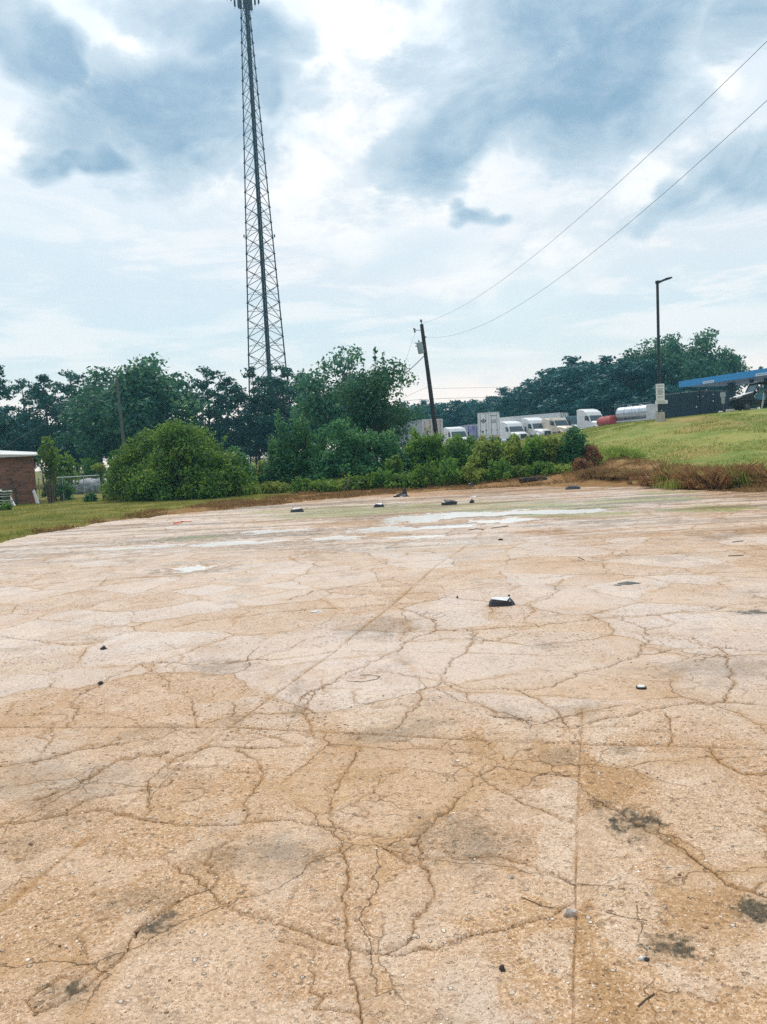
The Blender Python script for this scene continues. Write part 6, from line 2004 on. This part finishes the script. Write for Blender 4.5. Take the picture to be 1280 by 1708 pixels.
def far_debris():
    # long black plank by the dark bush, grey post in the lime weeds, red paint mark
    a, b = gnd(866, 803), gnd(912, 799)
    Y = 36.0
    a, b = at(866, 803, Y), at(912, 801, Y)
    z = tz(a.x, Y)
    mb = MB(); mb.box((0, 0, .08), ((b - a).length, .32, .12), .03); mb.box((.05, -.02, .16), ((b - a).length * .8, .2, .04), .05)
    o = mb.build('black_plank', M_TRASH, loc=((a.x + b.x) / 2, Y, z), bevel=.02); tag(o, 'long flat black plank at the edge of the lot below the weeds', 'plank')
    p = at(572, 806, 38.6); q = at(586, 797, 38.6)
    z = tz(p.x, 38.6)
    mb = MB(); mb.tube((0, 0, 0), (q.x - p.x, 0, q.z - z), .04, .04, 8); o = mb.build('leaning_post', M_POLEG, loc=(p.x, 38.6, z)); tag(o, 'grey post leaning in the lime green weeds', 'post')
    c = gnd(301, 872)
    rp = mat_basic('orange_red_paint', (.75, .16, .09), .8, 0, .1, 5)
    mb = MB(); rs = random.Random(4)
    for k in range(9):
        x_, y_ = rs.uniform(-.16, .16), rs.uniform(-.5, .5)
        mb.box((x_, y_, 0), (rs.uniform(.05, .16), rs.uniform(.08, .3), .003), rs.uniform(-.6, .6))
    o = mb.build('paint_mark', rp, loc=(c.x, c.y, .011)); tag(o, 'small orange red paint mark on the left far part of the lot', 'paint mark')
far_debris()

def gravel():
    """loose pebbles lying on the near slab, dense in the sandy strip beside the joint"""
    rs = np.random.RandomState(12)
    n = 7000
    az = rs.uniform(-.62, .62, n)
    r = 1.9 * (9.0 / 1.9) ** rs.uniform(0, 1, n)
    X, Y = r * np.sin(az), r * np.cos(az)
    c = np.clip(((az - A0) / (A1 - A0) * (NC - 1)).astype(int), 0, NC - 1)
    i = np.clip((np.log(r / RNEAR) / np.log(RE[c] / RNEAR) * (NR - 1)).astype(int), 0, NR - 1)
    want = .10 + .9 * np.maximum(sand[i, c], BAND[i, c] * .7) + .15 * (F3[i, c] > .55)
    keep = rs.uniform(0, 1, n) < want
    X, Y, i, c = X[keep], Y[keep], i[keep], c[keep]
    n = len(X)
    ico = []
    t = (1 + 5 ** .5) / 2
    base = np.array([(-1, t, 0), (1, t, 0), (-1, -t, 0), (1, -t, 0), (0, -1, t), (0, 1, t), (0, -1, -t), (0, 1, -t), (t, 0, -1), (t, 0, 1), (-t, 0, -1), (-t, 0, 1)]) / 1.9
    fc = np.array([(0, 11, 5), (0, 5, 1), (0, 1, 7), (0, 7, 10), (0, 10, 11), (1, 5, 9), (5, 11, 4), (11, 10, 2), (10, 7, 6), (7, 1, 8), (3, 9, 4), (3, 4, 2), (3, 2, 6), (3, 6, 8), (3, 8, 9), (4, 9, 5), (2, 4, 11), (6, 2, 10), (8, 6, 7), (9, 8, 1)])
    s = .0028 * np.exp(rs.normal(0, .42, n))
    sc = np.stack([s * rs.uniform(.9, 1.6, n), s * rs.uniform(.9, 1.4, n), s * rs.uniform(.5, .9, n)], 1)
    V = base[None] * (1 + rs.uniform(-.2, .2, (n, 12, 1))) * sc[:, None, :]
    a = rs.uniform(0, 6.28, n)
    ca, sa = np.cos(a)[:, None], np.sin(a)[:, None]
    x, y = V[..., 0] * ca - V[..., 1] * sa, V[..., 0] * sa + V[..., 1] * ca
    V = np.stack([x + X[:, None], y + Y[:, None], V[..., 2] + (HZ[i, c] + s * .35)[:, None]], -1).reshape(-1, 3)
    Fc = (fc[None] + (np.arange(n) * 12)[:, None, None]).reshape(-1, 3)
    m, T = new_mat('loose_gravel')
    out = T.n('ShaderNodeOutputMaterial'); b = T.n('ShaderNodeBsdfPrincipled', i_Roughness=.8); T.put(out.inputs[0], b)
    rp = T.n('ShaderNodeValToRGB', i_0=T.n('ShaderNodeNewGeometry').outputs['Random Per Island'])
    e = rp.color_ramp.elements
    for _ in range(3): e.new(.5)
    for el_, (p, k) in zip(e, [(0, (.13, .08, .05)), (.2, (.38, .22, .12)), (.5, (.60, .42, .27)), (.8, (.74, .60, .46)), (1, (.90, .84, .74))]):
        el_.position = p; el_.color = (*k, 1)
    T.put(b.inputs['Base Color'], rp.outputs[0])
    o = np_mesh('gravel', V, Fc, m, smooth=True)
    tag(o, 'loose small pebbles scattered over the near concrete', 'gravel', kind='stuff')
gravel()
drop_protos()

# ------------------------------------------------------------------ haze: one box of thin blue air round the camera and the whole scene
def haze():
    mb = MB()
    mb.box((0, 200, 46), (1240, 1040, 100))
    m = bpy.data.materials.new('hazy_air')
    m.use_nodes = True
    t = NT(m.node_tree)
    out = t.n('ShaderNodeOutputMaterial')
    pv = t.n('ShaderNodeVolumePrincipled')
    pv.inputs['Color'].default_value = (.32, .78, 1.0, 1)
    pv.inputs['Density'].default_value = .0006
    pv.inputs['Anisotropy'].default_value = .2
    t.t.links.new(pv.outputs[0], out.inputs['Volume'])
    o = mb.build('haze', m)
    o['kind'] = 'stuff'
haze()
